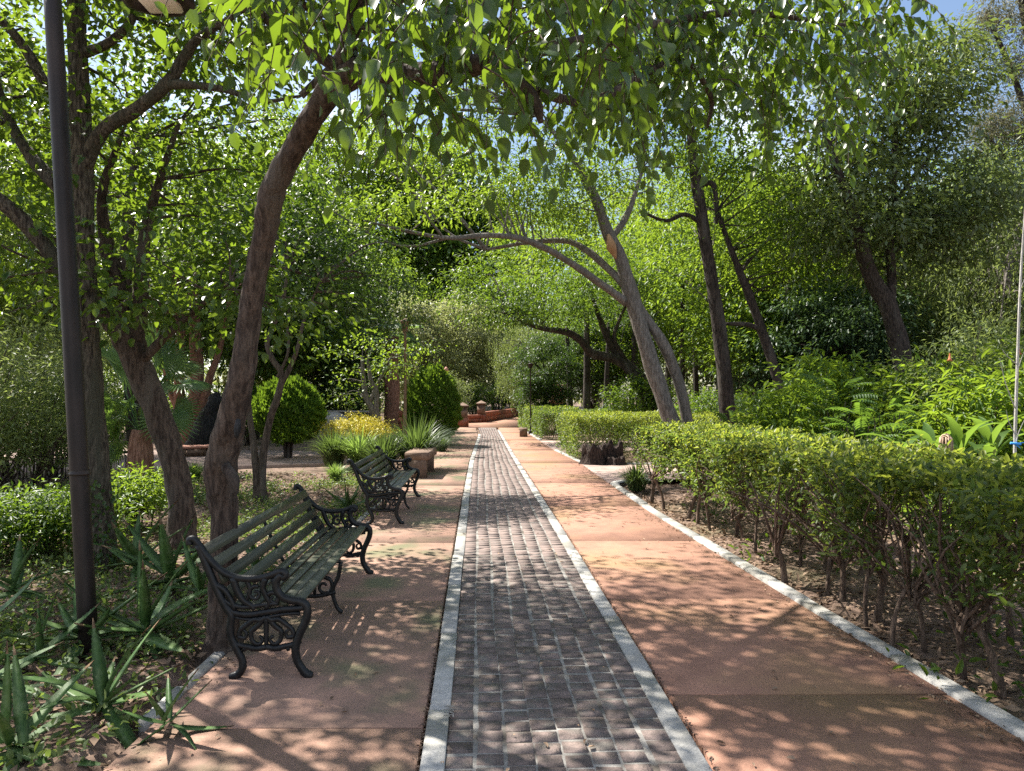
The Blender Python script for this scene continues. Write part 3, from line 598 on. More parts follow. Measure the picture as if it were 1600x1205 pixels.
tree('leaning_tree', 'dark curved tree arching left behind the second hedge', 'tree', gb(1035, 26.4), [
    [(1040, 702, 26.5, 28.9), (1022, 655, 26.5, 18.7), (1005, 615, 26.5, 17.0), (985, 580, 26.5, 15.3), (962, 562, 26.5, 15.3), (925, 552, 26.2, 13.6), (905, 530, 26.0, 11.9), (880, 518, 25.7, 10.2), (840, 512, 25.2, 6.8), (790, 490, 24.7, 3.4)],
    [(1050, 702, 26.7, 25.5), (1037, 650, 26.7, 17.0), (1015, 605, 26.7, 16.1), (990, 578, 26.7, 14.4), (965, 555, 26.7, 11.9), (950, 530, 26.7, 11.0), (938, 500, 26.7, 8.5), (920, 450, 26.5, 4.2)],
    [(978, 565, 26.6, 7.6), (960, 530, 26.6, 6.8), (968, 500, 26.6, 5.1), (990, 450, 26.5, 3.4)]],
    M['bark_dark'], crowns=[(P(860, 470, 25.8), (1.9, 1.5, 1.0), 64), (P(950, 440, 27.1), (1.9, 1.6, 1.0), 60), (P(780, 480, 25.2), (1.3, 1.2, .8), 36), (P(740, 440, 26.5), (1.3, 1.2, .9), 30)],
    lmat=M['l_mid'], seed=19, L=.15, wr=.40, per=62, cr=.55)

tree('tall_tree', 'tall straight dark trunk right of the forked grey tree', 'tree', gb(1142, 17.5), [
    [(1148, 730, 17.5, 33.1), (1141, 690, 17.5, 25.9), (1135, 620, 17.5, 24.5), (1127, 540, 17.5, 22.3), (1116, 460, 17.5, 20.2), (1104, 390, 17.5, 18.7), (1094, 320, 17.5, 18.7), (1085, 260, 17.5, 15.8), (1075, 150, 17.5, 11.5), (1060, 0, 17.5, 6.5)],
    [(1098, 350, 17.5, 8.6), (1070, 335, 17.4, 7.2), (1040, 345, 17.3, 5.8), (1000, 330, 17, 3.6)],
    [(1090, 290, 17.5, 10.1), (1115, 290, 17.5, 8.6), (1120, 350, 17.5, 3.6)]],
    M['bark_dark'], crowns=[(P(1080, 60, 17.5), (2.6, 2.2, 2.4), 130), (P(1140, 230, 18.5), (1.6, 1.4, 1.2), 40)], lmat=M['l_mid'], seed=20, L=.15, wr=.44, per=66, cr=.6)

tree('slanted_tree', 'thin dark trunk slanting left behind the pinnate shrubs', 'tree', gb(1237, 17.8), [
    [(1245, 722, 17.8, 25.5), (1233, 670, 17.8, 17.8), (1222, 620, 17.8, 16.1), (1208, 570, 17.8, 15.3), (1190, 515, 17.8, 14.4), (1172, 465, 17.8, 13.6), (1150, 410, 17.8, 10.2), (1120, 330, 17.8, 6.8)],
    [(1190, 515, 17.8, 9.3), (1165, 507, 17.7, 7.6), (1135, 506, 17.6, 5.1)]],
    M['bark_dark'], crowns=[(P(1160, 330, 18.5), (2.0, 1.7, 1.6), 80), (P(1215, 390, 18.8), (1.6, 1.4, 1.0), 44)], lmat=M['l_bright'], seed=22, L=.14, wr=.40, per=66, cr=.55)

tree('grey_green_tree', 'rough dark trunk on the right under a dense grey green crown', 'tree', gb(1425, 16.5), [
    [(1432, 730, 16.5, 37.7), (1424, 650, 16.5, 31.2), (1414, 585, 16.5, 28.7), (1403, 530, 16.5, 27.9), (1388, 480, 16.5, 27.1), (1365, 440, 16.5, 24.6), (1350, 400, 16.4, 23.0), (1338, 350, 16.3, 18.0), (1310, 270, 16.2, 12.3), (1280, 180, 16, 6.6)],
    [(1392, 475, 16.6, 14.8), (1393, 430, 16.7, 13.9), (1390, 370, 16.8, 12.3), (1395, 290, 16.9, 10.7), (1400, 200, 17, 7.4), (1410, 90, 17, 4.1)],
    [(1390, 330, 16.8, 7.4), (1440, 260, 16.8, 5.7), (1500, 190, 16.8, 3.3)]],
    M['bark_dark'], crowns=[(P(1400, 300, 17), (2.3, 1.9, 1.9), 150), (P(1370, 170, 17), (1.7, 1.5, 1.5), 80), (P(1450, 130, 17.3), (1.4, 1.3, 1.2), 50), (P(1480, 360, 16.8), (1.4, 1.3, 1.0), 44), (P(1300, 330, 16.6), (1.1, 1.1, 1.2), 34)],
    lmat=M['l_grey'], seed=23, L=.17, wr=.40, per=66, cr=.55, extra_twigs=70)
tree('forked_tree', 'dark forked trunk in the shade right of the rough trunk', 'tree', gb(1447, 24), [
    [(1450, 690, 24, 22), (1448, 600, 24, 19), (1447, 530, 24, 17), (1446, 480, 24, 13), (1440, 430, 24, 10), (1425, 350, 24, 6)],
    [(1447, 525, 24, 13), (1432, 490, 24, 11), (1420, 455, 24, 9), (1410, 400, 24, 6)]],
    M['bark_dark'], crowns=[(P(1450, 380, 25), (2.6, 2.2, 1.8), 80)], lmat=M['l_dark'], seed=24, L=.16, per=62, cr=.6)

# ------------------------------------------------------------------ background trees: prototypes then copies
def proto(name, crowns, L, wr, per, cr, lmat, bmat, h_trunk, r0, seed, droop=.35, shape=DIAMOND, weep=False, flat=.36):
    g = np.random.default_rng(300 + seed)
    root = empty(name, (0, 0, 0))
    pts = [(0, 0, -.1)] + [(g.normal(0, .12) * k, g.normal(0, .12) * k, h_trunk * k / 4) for k in range(1, 5)]
    parts = [tube(pts, np.linspace(r0, r0 * .45, 5), 9, False, 4, .08)]
    cl = np.concatenate([ell_points(g, c, r, n, .5) for c, r, n in crowns]); top = np.array(pts[-1]); nd_ = np.array(catmull(pts, 4))[8:]
    for q in g.permutation(len(cl))[:40]:
        s = nd_[g.integers(len(nd_))]; tg = cl[q]; ln = np.linalg.norm(tg - s)
        parts.append(tube([s, (s + tg) / 2 + [0, 0, .12 * ln] + g.normal(0, .1, 3), tg], [.02 + .012 * ln, .012 + .007 * ln, .006], 5, False, 3))
    V, T = join(parts); link('trunk', mesh('trunk', V, T, bmat, True), root)
    if weep:
        Cs, Ds = [], []
        for c in cl:
            for _ in range(9):
                s = c + g.normal(0, .3, 3); ln = g.uniform(.5, 1.2); m = per // 9; t = np.linspace(0, 1, m)
                o = g.normal(0, .18, 2); Cs.append(s + np.stack([o[0] * t, o[1] * t, -ln * t], -1)); Ds.append(g.normal(0, .55, (m, 3)) + [0, 0, -1])
        Cs, Ds = np.concatenate(Cs), np.concatenate(Ds); V, T = leaves(Cs, Ds, rand_dirs(g, len(Cs)), L * g.uniform(.7, 1.2, len(Cs)), wr, shape)
    else: V, T = clump_leaves(g, cl, cr, per, L, wr, shape, droop, flat=flat)
    tag(link('crown', mesh('crown', V, T, lmat), root), kind='stuff')
    return root
PR = {
 'broad': proto('background_tree', [((0, 0, 6.2), (2.9, 2.7, 3.2), 260), ((.6, .3, 3.4), (2.4, 2.2, 1.4), 80)], .20, .52, 58, .46, M['l_mid'], M['bark_dark'], 6, .2, 1),
 'dark': proto('background_tree', [((0, 0, 4.6), (2.6, 2.4, 2.7), 260), ((0, 0, 2.6), (2.2, 2.0, 1.2), 80)], .16, .52, 62, .40, M['l_dark'], M['bark_dark'], 4.5, .16, 2),
 'airy': proto('background_tree', [((0, 0, 7.0), (3.0, 2.8, 3.2), 230), ((-.8, 0, 4.0), (2.3, 2.0, 1.4), 80)], .18, .42, 56, .48, M['l_bright'], M['bark_grey'], 7, .17, 3),
 'grey': proto('background_tree', [((0, 0, 5.4), (2.6, 2.4, 3.1), 280)], .20, .42, 58, .44, M['l_grey'], M['bark_dark'], 6, .18, 4),
 'weep': proto('background_tree', [((0, 0, 5.4), (2.5, 2.2, 2.6), 170), ((0, 0, 3.0), (2.3, 2.0, 1.6), 100)], .15, .3, 72, .5, M['l_pale'], M['bark_grey'], 6, .18, 5, weep=True),
 'olive': proto('background_tree', [((0, 0, 6.0), (3.2, 3.0, 3.6), 250), ((0, 0, 2.8), (2.7, 2.4, 1.5), 70)], .28, .46, 50, .55, M['l_olive_hazed'], M['bark_grey'], 6.5, .2, 6),
 'blue': proto('background_tree', [((0, 0, 2.9), (2.2, 2.0, 2.4), 280)], .18, .36, 56, .38, M['l_blue'], M['bark_dark'], 3, .14, 7, droop=.5),
}
BG = [
 # px, depth, scale, kind, label
 (-60, 17, 1.05, 'airy', 'pale sunlit tree left of the lamp post, behind the iron railing'),
 (60, 19, 1.0, 'weep', 'feathery pale tree seen left of the lamp post above the railing'),
 (465, 96, 3.6, 'airy', 'tall airy tree filling the gap right of the leaning brown trunk'),
 (570, 98, 3.8, 'airy', 'tall bright tree rising behind the dark dense tree'),
 (300, 30, 1.25, 'airy', 'yellow green sunlit tree in the upper left gap between branches'),
 (215, 33, 1.3, 'broad', 'tall green tree far behind the fan palm'),
 (395, 27, 1.1, 'broad', 'leafy tree filling the gap behind the leaning brown trunk'),
 (440, 30, 1.15, 'broad', 'small leaved green tree above the left clipped topiary'),
 (500, 33, 1.1, 'dark', 'dark dense tree above the yellow flower bush'),
 (560, 42, 1.0, 'dark', 'shadowy tree behind the dark stone wall'),
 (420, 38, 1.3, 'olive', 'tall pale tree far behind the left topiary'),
 (590, 62, 1.4, 'airy', 'light green tree behind the shaggy palm trunk'),
 (-10, 31, 1.3, 'airy', 'tall pale tree in the far left distance'),
 (635, 100, 3.3, 'airy', 'tall sunlit tree left of the path end, highest in the central gap'),
 (745, 104, 3.1, 'broad', 'tall far tree straight above the end of the path'),
 (850, 66, 1.7, 'airy', 'tall yellow green tree right of the path end'),
 (695, 102, 4.1, 'broad', 'tallest far tree, filling the gap above the arching grey branch'),
 (930, 50, 1.75, 'airy', 'tall light tree seen through the grey forked tree'),
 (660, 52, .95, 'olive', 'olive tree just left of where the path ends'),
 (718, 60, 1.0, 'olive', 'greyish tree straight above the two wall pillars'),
 (770, 64, .95, 'grey', 'grey tree above the red end wall'),
 (822, 47, .8, 'weep', 'bright weeping tree at the right of the end wall'),
 (868, 56, 1.0, 'weep', 'pale weeping tree behind the terracotta pillars'),
 (850, 34, .62, 'dark', 'small dark tree with straight trunk behind the farthest hedge'),
 (925, 38, .85, 'dark', 'dark tree standing behind the second hedge'),
 (960, 46, 1.15, 'broad', 'green tree far behind the curved dark trunks'),
 (1045, 40, 1.25, 'airy', 'sunlit light green tree behind the forked grey trunk'),
 (1000, 37, .95, 'airy', 'small bright tree right behind the dark curved tree'),
 (1120, 25, .95, 'airy', 'bright airy tree between the forked trunk and tall trunk'),
 (1190, 29, 1.1, 'broad', 'mid green tree behind the slanting thin trunk'),
 (1255, 23, .9, 'airy', 'light leafy tree left of the grey green crown'),
 (1310, 21, .95, 'blue', 'dark blue green tree behind the pinnate shrubs'),
 (1230, 24, .9, 'blue', 'blue green bushy tree behind the slanting trunk foot'),
 (1390, 27, 1.1, 'dark', 'dark tree in the depth behind the rough trunk'),
 (1530, 21, 1.0, 'weep', 'feathery grey green weeping tree at the right, behind the sapling'),
 (1610, 19, 1.05, 'weep', 'feathery weeping tree at the right edge of the view'),
 (1490, 30, 1.25, 'grey', 'grey green tree far back on the right'),
 (1330, 36, 1.35, 'broad', 'tall green tree deep in the wood on the right'),
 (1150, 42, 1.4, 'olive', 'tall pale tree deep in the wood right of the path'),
 (1570, 34, 1.25, 'airy', 'yellow green treetop below the blue sky corner'),
 (1690, 25, 1.2, 'grey', 'grey tree at the far right edge behind the sapling'),
]
used = set()
for i, (px, D, s, kd, lab) in enumerate(BG):
    r = PR[kd]
    if kd in used: r = copy_tree(PR[kd])
    used.add(kd)
    p = GX(px, D); r.location = Vector(p); r.scale = (s, s, s * (1 + .05 * math.sin(i))); r.rotation_euler.z = i * 2.1
    r['label'] = lab; r['category'] = 'tree'; r['group'] = 'trees of the wood round the path'

# brownish tree at the upper right corner
tree('casuarina_tree', 'tall brownish wispy tree in the upper right corner', 'tree', gb(1640, 27), [
    [(1645, 700, 27, 34), (1640, 500, 27, 28), (1635, 300, 27, 24), (1625, 150, 27, 18), (1600, 20, 27, 12), (1580, -100, 27, 6)],
    [(1632, 260, 27, 10), (1580, 110, 27, 8), (1540, 20, 27, 5)], [(1636, 360, 27, 10), (1570, 250, 27, 8), (1530, 200, 27, 4)]],
    M['bark_dark'], crowns=[(P(1590, 40, 27), (1.7, 1.4, 1.5), 70), (P(1570, 210, 27), (1.5, 1.3, 1.1), 60), (P(1620, 150, 27), (2, 1.6, 2.2), 90)], lmat=M['l_brownish'], seed=40, L=.17, wr=.2, per=90, cr=.45)

# thin trunks of the far right wood
for i, (px, D, w, top, lab) in enumerate([(917, 30, 13, 520, 'thickest of the thin dark trunks behind the second hedge'), (945, 33, 9, 540, 'thin trunk right of the thickest one behind the second hedge'), (893, 36, 9, 540, 'thin trunk just right of the terracotta pillars'), (928, 40, 7, 520, 'very thin far trunk between two thicker ones behind the second hedge'), (1065, 26, 10, 480, 'thin upright trunk seen in the fork of the grey leaning tree'), (1090, 28, 9, 470, 'thin upright trunk between the grey leaning tree and the tall dark trunk'), (985, 36, 8, 520, 'thin trunk seen behind the curved dark tree'), (1190, 27, 10, 500, 'thin trunk between the tall dark trunk and the slanted trunk')]):
    b = GX(px, D); l = 8 * math.sin(i * 2.3)
    root = empty('young_tree', b, lab, 'tree', 'thin young trees behind the right hedges')
    a = np.array([list(P(px + l * k / 3, HOR + F * H / D + 4 - (HOR + F * H / D - top + 40) * k / 3, D)) + [w * D / F / 2 * (1.15 - .2 * k)] for k in range(4)])
    V, T = tube(a[:, :3], a[:, 3], 8, False, 4, .08, seed=i); link('trunk', mesh('trunk', V, T, M['bark_dark'], True, b), root)
    gg = np.random.default_rng(60 + i); cl = ell_points(gg, a[-1, :3] + [0, 0, .3], (1.1, 1.0, 1.0), 26)
    V, T = clump_leaves(gg, cl, .45, 60, .085, .45); tag(link('crown', mesh('crown', V, T, M['l_dark' if i % 2 else 'l_mid'], False, b), root), kind='stuff')

# far woodland closing the view
g = np.random.default_rng(77); n = 1800
ang = g.uniform(-1.05, 1.05, n); R = g.uniform(66, 90, n); hz = g.random(n) ** .9 * (11.5 + 2.5 * np.sin(ang * 9) + 1.5 * np.sin(ang * 23 + 1))
cl = np.stack([np.sin(ang) * R, np.cos(ang) * R, hz], -1)
V, T = clump_leaves(g, cl, 1.2, 40, .5, .5); tag(link('woodland', mesh('woodland', V, T, M['l_olive_hazed'])), 'far mass of pale trees closing the view', 'woodland', kind='stuff')
g = np.random.default_rng(78); n = 1700; sd_ = np.where(np.arange(n) % 2 == 0, 1, -1)
xx = sd_ * g.uniform(8, 34, n); yy = g.uniform(26, 62, n); hz = g.random(n) ** 1.2 * 5.5; ok = np.abs(xx) > 4 + yy * .1
cl = np.stack([xx, yy, hz], -1)[ok]
V, T = clump_leaves(g, cl, .8, 46, .24, .45); tag(link('undergrowth', mesh('undergrowth', V, T, M['l_mid'])), 'tangled green undergrowth between the far trunks', 'undergrowth', kind='stuff')

# ------------------------------------------------------------------ shrubs (prototypes, copies)
def shrub(name, r, h, n, L, wr, per, lmat, seed, stems=9, smat='bark_brown', shape=DIAMOND, z0=.25, cr=.22):
    g = np.random.default_rng(400 + seed); root = empty(name, (0, 0, 0)); parts = []
    cl = ell_points(g, (0, 0, z0 + (h - z0) / 2), (r, r, (h - z0) / 2), n, .45)
    for q in g.permutation(n)[:stems * 2]:
        s = np.array([g.normal(0, .06), g.normal(0, .06), -.03]); parts.append(tube([s, s + (cl[q] - s) * [.4, .4, .55], cl[q]], [.014, .010, .004], 5, False, 3))
    V, T = join(parts); link('stems', mesh('stems', V, T, M[smat], True), root)
    V, T = clump_leaves(g, cl, cr, per, L, wr, shape, .1, .8); tag(link('foliage', mesh('foliage', V, T, lmat), root), kind='stuff')
    return root
SH = {'dark': shrub('shrub', .75, 1.5, 120, .075, .45, 42, M['l_dark'], 1), 'mid': shrub('shrub', .8, 1.4, 120, .08, .45, 42, M['l_mid'], 2),
      'bright': shrub('shrub', .55, .75, 90, .07, .42, 40, M['l_bright'], 3, shape=LEAF4), 'pale': shrub('shrub', .9, 2.0, 140, .07, .35, 46, M['l_pale'], 4),
      'blue': shrub('shrub', .8, 1.3, 110, .085, .38, 42, M['l_blue'], 5)}
SH['low'] = shrub('shrub', .62, .62, 110, .075, .32, 40, M['l_mid'], 6, z0=.12)
SH['lance'] = shrub('shrub', .85, 2.1, 130, .17, .27, 22, M['l_bright'], 8, stems=10, shape=LEAF4, z0=.2, cr=.26)
SHL = [
 (1225, 12.6, .85, 'lance', 'leafy lance leaved shrub left of the pinnate plants'), (1300, 15.2, 1.15, 'lance', 'tall lance leaved shrub behind the pinnate plants, left of the rough trunk'),
 (1460, 13.2, 1.05, 'lance', 'tall lance leaved shrub right of the rough trunk'), (1535, 11.2, .95, 'lance', 'lance leaved shrub behind the cannas'), (1600, 13.0, 1.2, 'lance', 'tall lance leaved shrub at the right edge behind the sapling'),
 (75, 7.6, 1.0, 'low', 'low green shrub left of the lamp post'), (215, 8.9, .85, 'bright', 'yellow green shrub between the mottled trunk and the leaning dark trunk'),
 (-20, 7.2, 1.0, 'low', 'bright leafy shrub at the left edge of the view'),
 (10, 13.5, 1.5, 'pale', 'tall feathery shrub at the left edge behind the railing'), (85, 14.5, 1.3, 'mid', 'mid green shrub behind the railing, left of the lamp post'),
 (-60, 11.5, 1.5, 'pale', 'big pale shrub at the left border'), (50, 12.2, 1.1, 'pale', 'feathery shrub rising behind the iron railing'),
 (150, 19, 1.5, 'mid', 'green shrub beyond the garden path behind the palm'), (390, 24, 1.4, 'mid', 'green shrub across the garden path right of the charred stump'),
 (545, 30, 1.5, 'dark', 'dark shrub above the stone wall'), (480, 31, 1.6, 'blue', 'bluish shrub behind the stone wall'),
 (740, 50, 1.7, 'mid', 'sunlit shrub behind the wall pillars'), (705, 46, 1.5, 'pale', 'pale shrub left of the wall pillars'), (778, 58, 2.0, 'blue', 'bluish shrub behind the red end wall'), (805, 56, 2.2, 'dark', 'dark shrub at the right end of the red wall'),
 (965, 24, 1.1, 'bright', 'bright yellow green shrub behind the second hedge'), (1000, 26, 1.6, 'mid', 'green shrub behind the dark curved trunks'),
 (1110, 20.5, 1.2, 'mid', 'shrub behind the tall dark trunk'), (1165, 19.5, 1.1, 'blue', 'blue green shrub between the tall trunk and slanting trunk'),
 (1090, 15.0, .75, 'blue', 'low dark green plant behind the hedge by the forked trunk'), (1185, 14.2, .8, 'blue', 'low blue green plant behind the hedge by the tall trunk'),
 (1270, 18.5, 1.5, 'mid', 'mid green bush right of the slanting trunk'), (1340, 18.5, 1.6, 'blue', 'dark bush left of the rough trunk'),
 (1480, 15.5, 1.25, 'mid', 'leafy bush right of the rough trunk foot'), (1540, 13.5, 1.0, 'mid', 'leafy bush behind the canna leaves'),
 (1640, 12, 1.2, 'mid', 'dense bush at the right edge'), (1590, 16, 1.5, 'pale', 'pale bush behind the thin sapling'), (1400, 14, 1.0, 'blue', 'dark bush under the rough trunk'),
 (1560, 7.6, .75, 'bright', 'bright sprouting plant under the near hedge'), (1470, 8.6, .6, 'bright', 'small bright plant behind the near hedge stems'),
]
used = set()
for i, (px, D, s, kd, lab) in enumerate(SHL):
    r = SH[kd]
    if kd in used: r = copy_tree(r)
    used.add(kd); r.location = Vector(GX(px, D)); r.scale = (s, s, s); r.rotation_euler.z = i * 1.7
    r['label'] = lab; r['category'] = 'shrub'; r['group'] = 'shrubs of the beds'
# ------------------------------------------------------------------ hedges
def hedge(label, A, B, width, z0, z1, n, L, seed, shape=DIAMOND, trunks=None, new=.5, dens_low=True):
    """A, B: ends of the front face at ground level; the hedge extends to the right of A->B"""
    g = np.random.default_rng(500 + seed); A, B = np.array(A, float), np.array(B, float); ax = B - A; ln = np.linalg.norm(ax); ax /= ln; nr = np.array([ax[1], -ax[0]])
    root = empty('hedge', (A[0], A[1], 0), label, 'hedge', 'clipped hedges right of the path')
    h = z1 - z0
    ar = np.array([ln * width * 1.3, ln * h, ln * h * .55, width * h, width * h]); pr = ar / ar.sum(); f = g.choice(5, n, p=pr)
    s, w, z = g.random(n) * ln, g.random(n) * width, z0 + h * g.random(n) ** .8
    dep = np.abs(g.normal(0, .075, n))
    z = np.where(f == 0, z1 - dep, z); w = np.where(f == 1, dep, w); w = np.where(f == 2, width - dep, w); s = np.where(f == 3, dep, s); s = np.where(f == 4, ln - dep, s)
    bump = .05 * np.sin(s * 5.1 + w * 3 + seed) + .04 * np.sin(s * 9.7 - z * 7) + .03 * np.sin(w * 11 + s * 3)
    z = z + np.where(f == 0, bump * .7, 0); w = w + np.where(f == 1, bump * 1.4, 0)
    thin = (z < z0 + .30 * h) & (g.random(n) < .45) & dens_low; keep = ~thin
    if dens_low: keep &= ~((np.sin(s * 2.7 + w * 2 + seed) * np.sin(z * 6 + s * 1.1) + .6 * np.sin(s * 7.3 + z * 9) > .62) & (g.random(n) < .75) & (f != 0)); z = z + (f == 0) * (g.random(n) < .06) * g.uniform(0, .09, n); w = w - (f == 1) * (g.random(n) < .15) * g.uniform(0, .14, n)
    nrm = np.zeros((n, 3)); nrm[f == 0] = [0, 0, 1]; nrm[f == 1] = [-nr[0], -nr[1], .4]; nrm[f == 2] = [nr[0], nr[1], .4]; nrm[f == 3] = [-ax[0], -ax[1], .4]; nrm[f == 4] = [ax[0], ax[1], .4]
    C = np.stack([A[0] + ax[0] * s + nr[0] * w, A[1] + ax[1] * s + nr[1] * w, z], -1)
    D = nrm * .55 + rand_dirs(g, n) * .8; N = nrm * .3 + rand_dirs(g, n) * .6 + [0, 0, .8]
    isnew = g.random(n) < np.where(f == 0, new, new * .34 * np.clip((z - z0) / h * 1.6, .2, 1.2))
    LL = L * g.uniform(.6, 1.25, n)
    C, D, N, LL, isnew = C[keep], D[keep], N[keep], LL[keep], isnew[keep]
    V, T = leaves(C, D, N, LL, .46, shape)
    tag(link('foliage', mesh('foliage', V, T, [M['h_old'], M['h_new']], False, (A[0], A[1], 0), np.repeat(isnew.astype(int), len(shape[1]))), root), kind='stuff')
    # branching stems
    if trunks is None: trunks = [(A[0] + ax[0] * q + nr[0] * width * g.uniform(.15, .6), A[1] + ax[1] * q + nr[1] * width * g.uniform(.15, .6)) for q in np.arange(.25, ln, .55)]
    for x, y in trunks:
        parts = []; zt = max(z0, .12) * g.uniform(.7, 1.15); r = g.uniform(.014, .026)
        lean = g.normal(0, .09, 2); top = np.array([x + lean[0], y + lean[1], zt])
        parts.append(tube([(x, y, -.06), (x + lean[0] * .3 + g.normal(0, .015), y + lean[1] * .3, zt * .45), top], [r * 1.3, r, r * .85], 8, False, 4, .1, seed=int(x * 100)))
        for _ in range(8):
            e = np.array([x, y, 0]) + [*(ax * g.normal(0, .32) + nr * g.normal(.05, .3)), z0 + h * g.uniform(.35, .95)]
            parts.append(tube([top - [0, 0, g.uniform(0, .15)], (top + e) / 2 + g.normal(0, .05, 3), e], [r * .6, r * .4, .004], 5, False, 3))
            e2 = e + [*g.normal(0, .15, 2), g.uniform(-.25, .1)]; parts.append(tube([(top + e) / 2, e2], [r * .3, .003], 4, False))
        V, T = join(parts); link('trunk', mesh('trunk', V, T, M['hedge_stem'], True, (A[0], A[1], 0)), root)
    return root
tk = [G(1504, 1052), G(1316, 938), G(1292, 929), G(1227, 911), G(1353, 968), G(1393, 1012), G(1445, 1012), G(1038, 795), G(1018, 782), G(1370, 962), G(1567, 1080), G(1545, 985), G(1480, 950), G(1420, 935),
      G(1150, 838), G(1162, 842), G(1180, 862), G(1090, 812), G(1075, 808), G(1110, 826), G(1250, 880), G(1290, 890), G(1200, 858), G(1340, 905)] + [(2.75, y_) for y_ in (2.2, 2.8, 3.3)] + [(3.3, y_) for y_ in np.arange(2.5, 11.5, .8)]
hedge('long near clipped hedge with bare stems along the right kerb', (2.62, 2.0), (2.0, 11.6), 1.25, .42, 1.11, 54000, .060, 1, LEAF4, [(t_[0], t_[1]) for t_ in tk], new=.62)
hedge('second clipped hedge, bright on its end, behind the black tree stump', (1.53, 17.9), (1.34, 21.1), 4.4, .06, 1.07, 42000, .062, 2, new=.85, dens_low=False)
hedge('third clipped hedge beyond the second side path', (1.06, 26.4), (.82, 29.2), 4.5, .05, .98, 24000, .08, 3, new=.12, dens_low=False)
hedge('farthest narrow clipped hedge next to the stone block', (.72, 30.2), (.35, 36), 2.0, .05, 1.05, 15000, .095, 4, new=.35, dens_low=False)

# ------------------------------------------------------------------ benches
def bench():
    root = empty('bench', (0, 0, 0))
    LEN = 2.42; Y0 = 0.0
    R = .017
    back = [(-.262, .755), (-.262, .782), (-.238, .787), (-.215, .762), (-.185, .715), (-.145, .665), (-.095, .615), (-.04, .58), (.03, .562), (.11, .562), (.18, .575), (.235, .597), (.265, .598), (.272, .575), (.25, .562)]
    front = [(.25, .585), (.222, .55), (.222, .50), (.255, .455), (.31, .435), (.365, .425), (.392, .395), (.392, .345), (.372, .29), (.345, .23), (.328, .165), (.335, .10), (.365, .045), (.39, .02), (.41, .012)]
    rear = [(-.215, .755), (-.175, .66), (-.135, .56), (-.095, .47), (-.06, .40), (-.03, .355), (-.035, .30), (-.03, .235), (0, .165), (.03, .10), (.03, .05), (.0, .015), (-.02, .008)]
    rail = [(-.06, .41), (-.02, .372), (.06, .358), (.16, .37), (.26, .385), (.35, .39), (.39, .40)]
    def sw(p, r, yo, sub=4, flat=.85): 
        q = [(x, yo, z) for x, z in p]; return tube(q, [r] * len(q), 8, True, sub)
    def spiral(cx, cz, r, turns, a0, sgn=1):
        t = np.linspace(0, 1, 14); a = a0 + sgn * turns * 2 * PI * t; rr = r * (1 - .8 * t); return [(cx + rr_ * math.cos(a_), cz + rr_ * math.sin(a_)) for rr_, a_ in zip(rr, a)]
    def leafy(p, r0, r1, yo):  # tapered ornament stroke
        q = [(x, yo, z) for x, z in p]; return tube(q, np.linspace(r0, r1, len(q)) * 1.25, 7, True, 3)
    frames = []
    for yo in (0.0, LEN):
        V, T = join([sw(back, .021, yo), sw(front, .024, yo), sw(rear, .023, yo), sw(rail, .018, yo), sw([(x + .004, z - .028) for x, z in rail[1:-1]], .010, yo),
                     tube([(.36, yo, .03), (.395, yo, .012), (.425, yo, .008)], [.016, .024, .02], 8, True, 2), tube([(.01, yo, .03), (-.015, yo, .012), (-.04, yo, .008)], [.016, .022, .018], 8, True, 2)])
        fr = link('end_frame', mesh('end_frame', V, T, M['iron'], True), root)
        orn = []
        # between arm rest and seat rail
        orn += [leafy([(-.12, .53), (-.07, .50), (-.03, .44), (-.01, .385)], .016, .012, yo), leafy([(-.02, .57), (.0, .50), (.035, .44), (.08, .41), (.10, .385)], .019, .011, yo)]
        orn += [leafy([(.05, .56), (.075, .50), (.06, .45), (.04, .42)], .012, .007, yo), leafy([(.16, .565), (.145, .51), (.165, .46), (.18, .42), (.16, .39)], .017, .010, yo)]
        orn += [leafy(spiral(.105, .475, .045, 1.2, 1.2), .011, .006, yo), leafy(spiral(.205, .445, .04, 1.1, 2.5, -1), .012, .006, yo), leafy([(.20, .56), (.235, .48), (.215, .41)], .012, .009, yo)]
        orn += [leafy([(-.10, .47), (-.04, .42), (.04, .40), (.14, .41), (.23, .42)], .012, .010, yo)]
        # apron under the seat rail
        for s in (-1, 1):
            m = lambda p: [(.165 + s * x, z) for x, z in p]
            orn += [leafy(m([(.0, .345), (.03, .325), (.07, .33), (.11, .30), (.145, .27), (.155, .23)]), .015, .010, yo), leafy(m([(.02, .33), (.05, .29), (.085, .26), (.075, .205), (.04, .19), (.02, .215), (.04, .235)]), .014, .007, yo)]
            orn += [leafy(m([(.155, .235), (.12, .225), (.11, .255), (.135, .275)]), .011, .006, yo), leafy(m([(.0, .175), (.05, .165), (.10, .175), (.15, .185), (.19, .205)]), .015, .013, yo)]
            for q in (.03, .075, .12): orn.append(leafy(m([(q, .17), (q + .004, .15)]), .014, .007, yo))
        orn += [leafy([(.165, .345), (.165, .27), (.165, .18)], .014, .010, yo)]
        V, T = join(orn); link('scrollwork', mesh('scrollwork', V, T, M['iron'], True), fr)
    # middle support
    yo = LEN * .5
    V, T = join([sw([(-.03, .36), (.0, .25), (.04, .15), (.03, .03), (-.01, .01)], .015, yo), sw([(.36, .38), (.34, .27), (.30, .17), (.33, .05), (.37, .01)], .015, yo), sw([(-.05, .38), (.1, .36), (.36, .385)], .014, yo), leafy(spiral(.1, .2, .07, 1.2, 1.5), .013, .007, yo), leafy(spiral(.24, .2, .07, 1.2, 1.6, -1), .013, .007, yo), leafy([(.0, .15), (.17, .13), (.32, .16)], .013, .012, yo), leafy([(.17, .36), (.17, .14)], .012, .01, yo)])
    link('middle_support', mesh('middle_support', V, T, M['iron'], True), root)
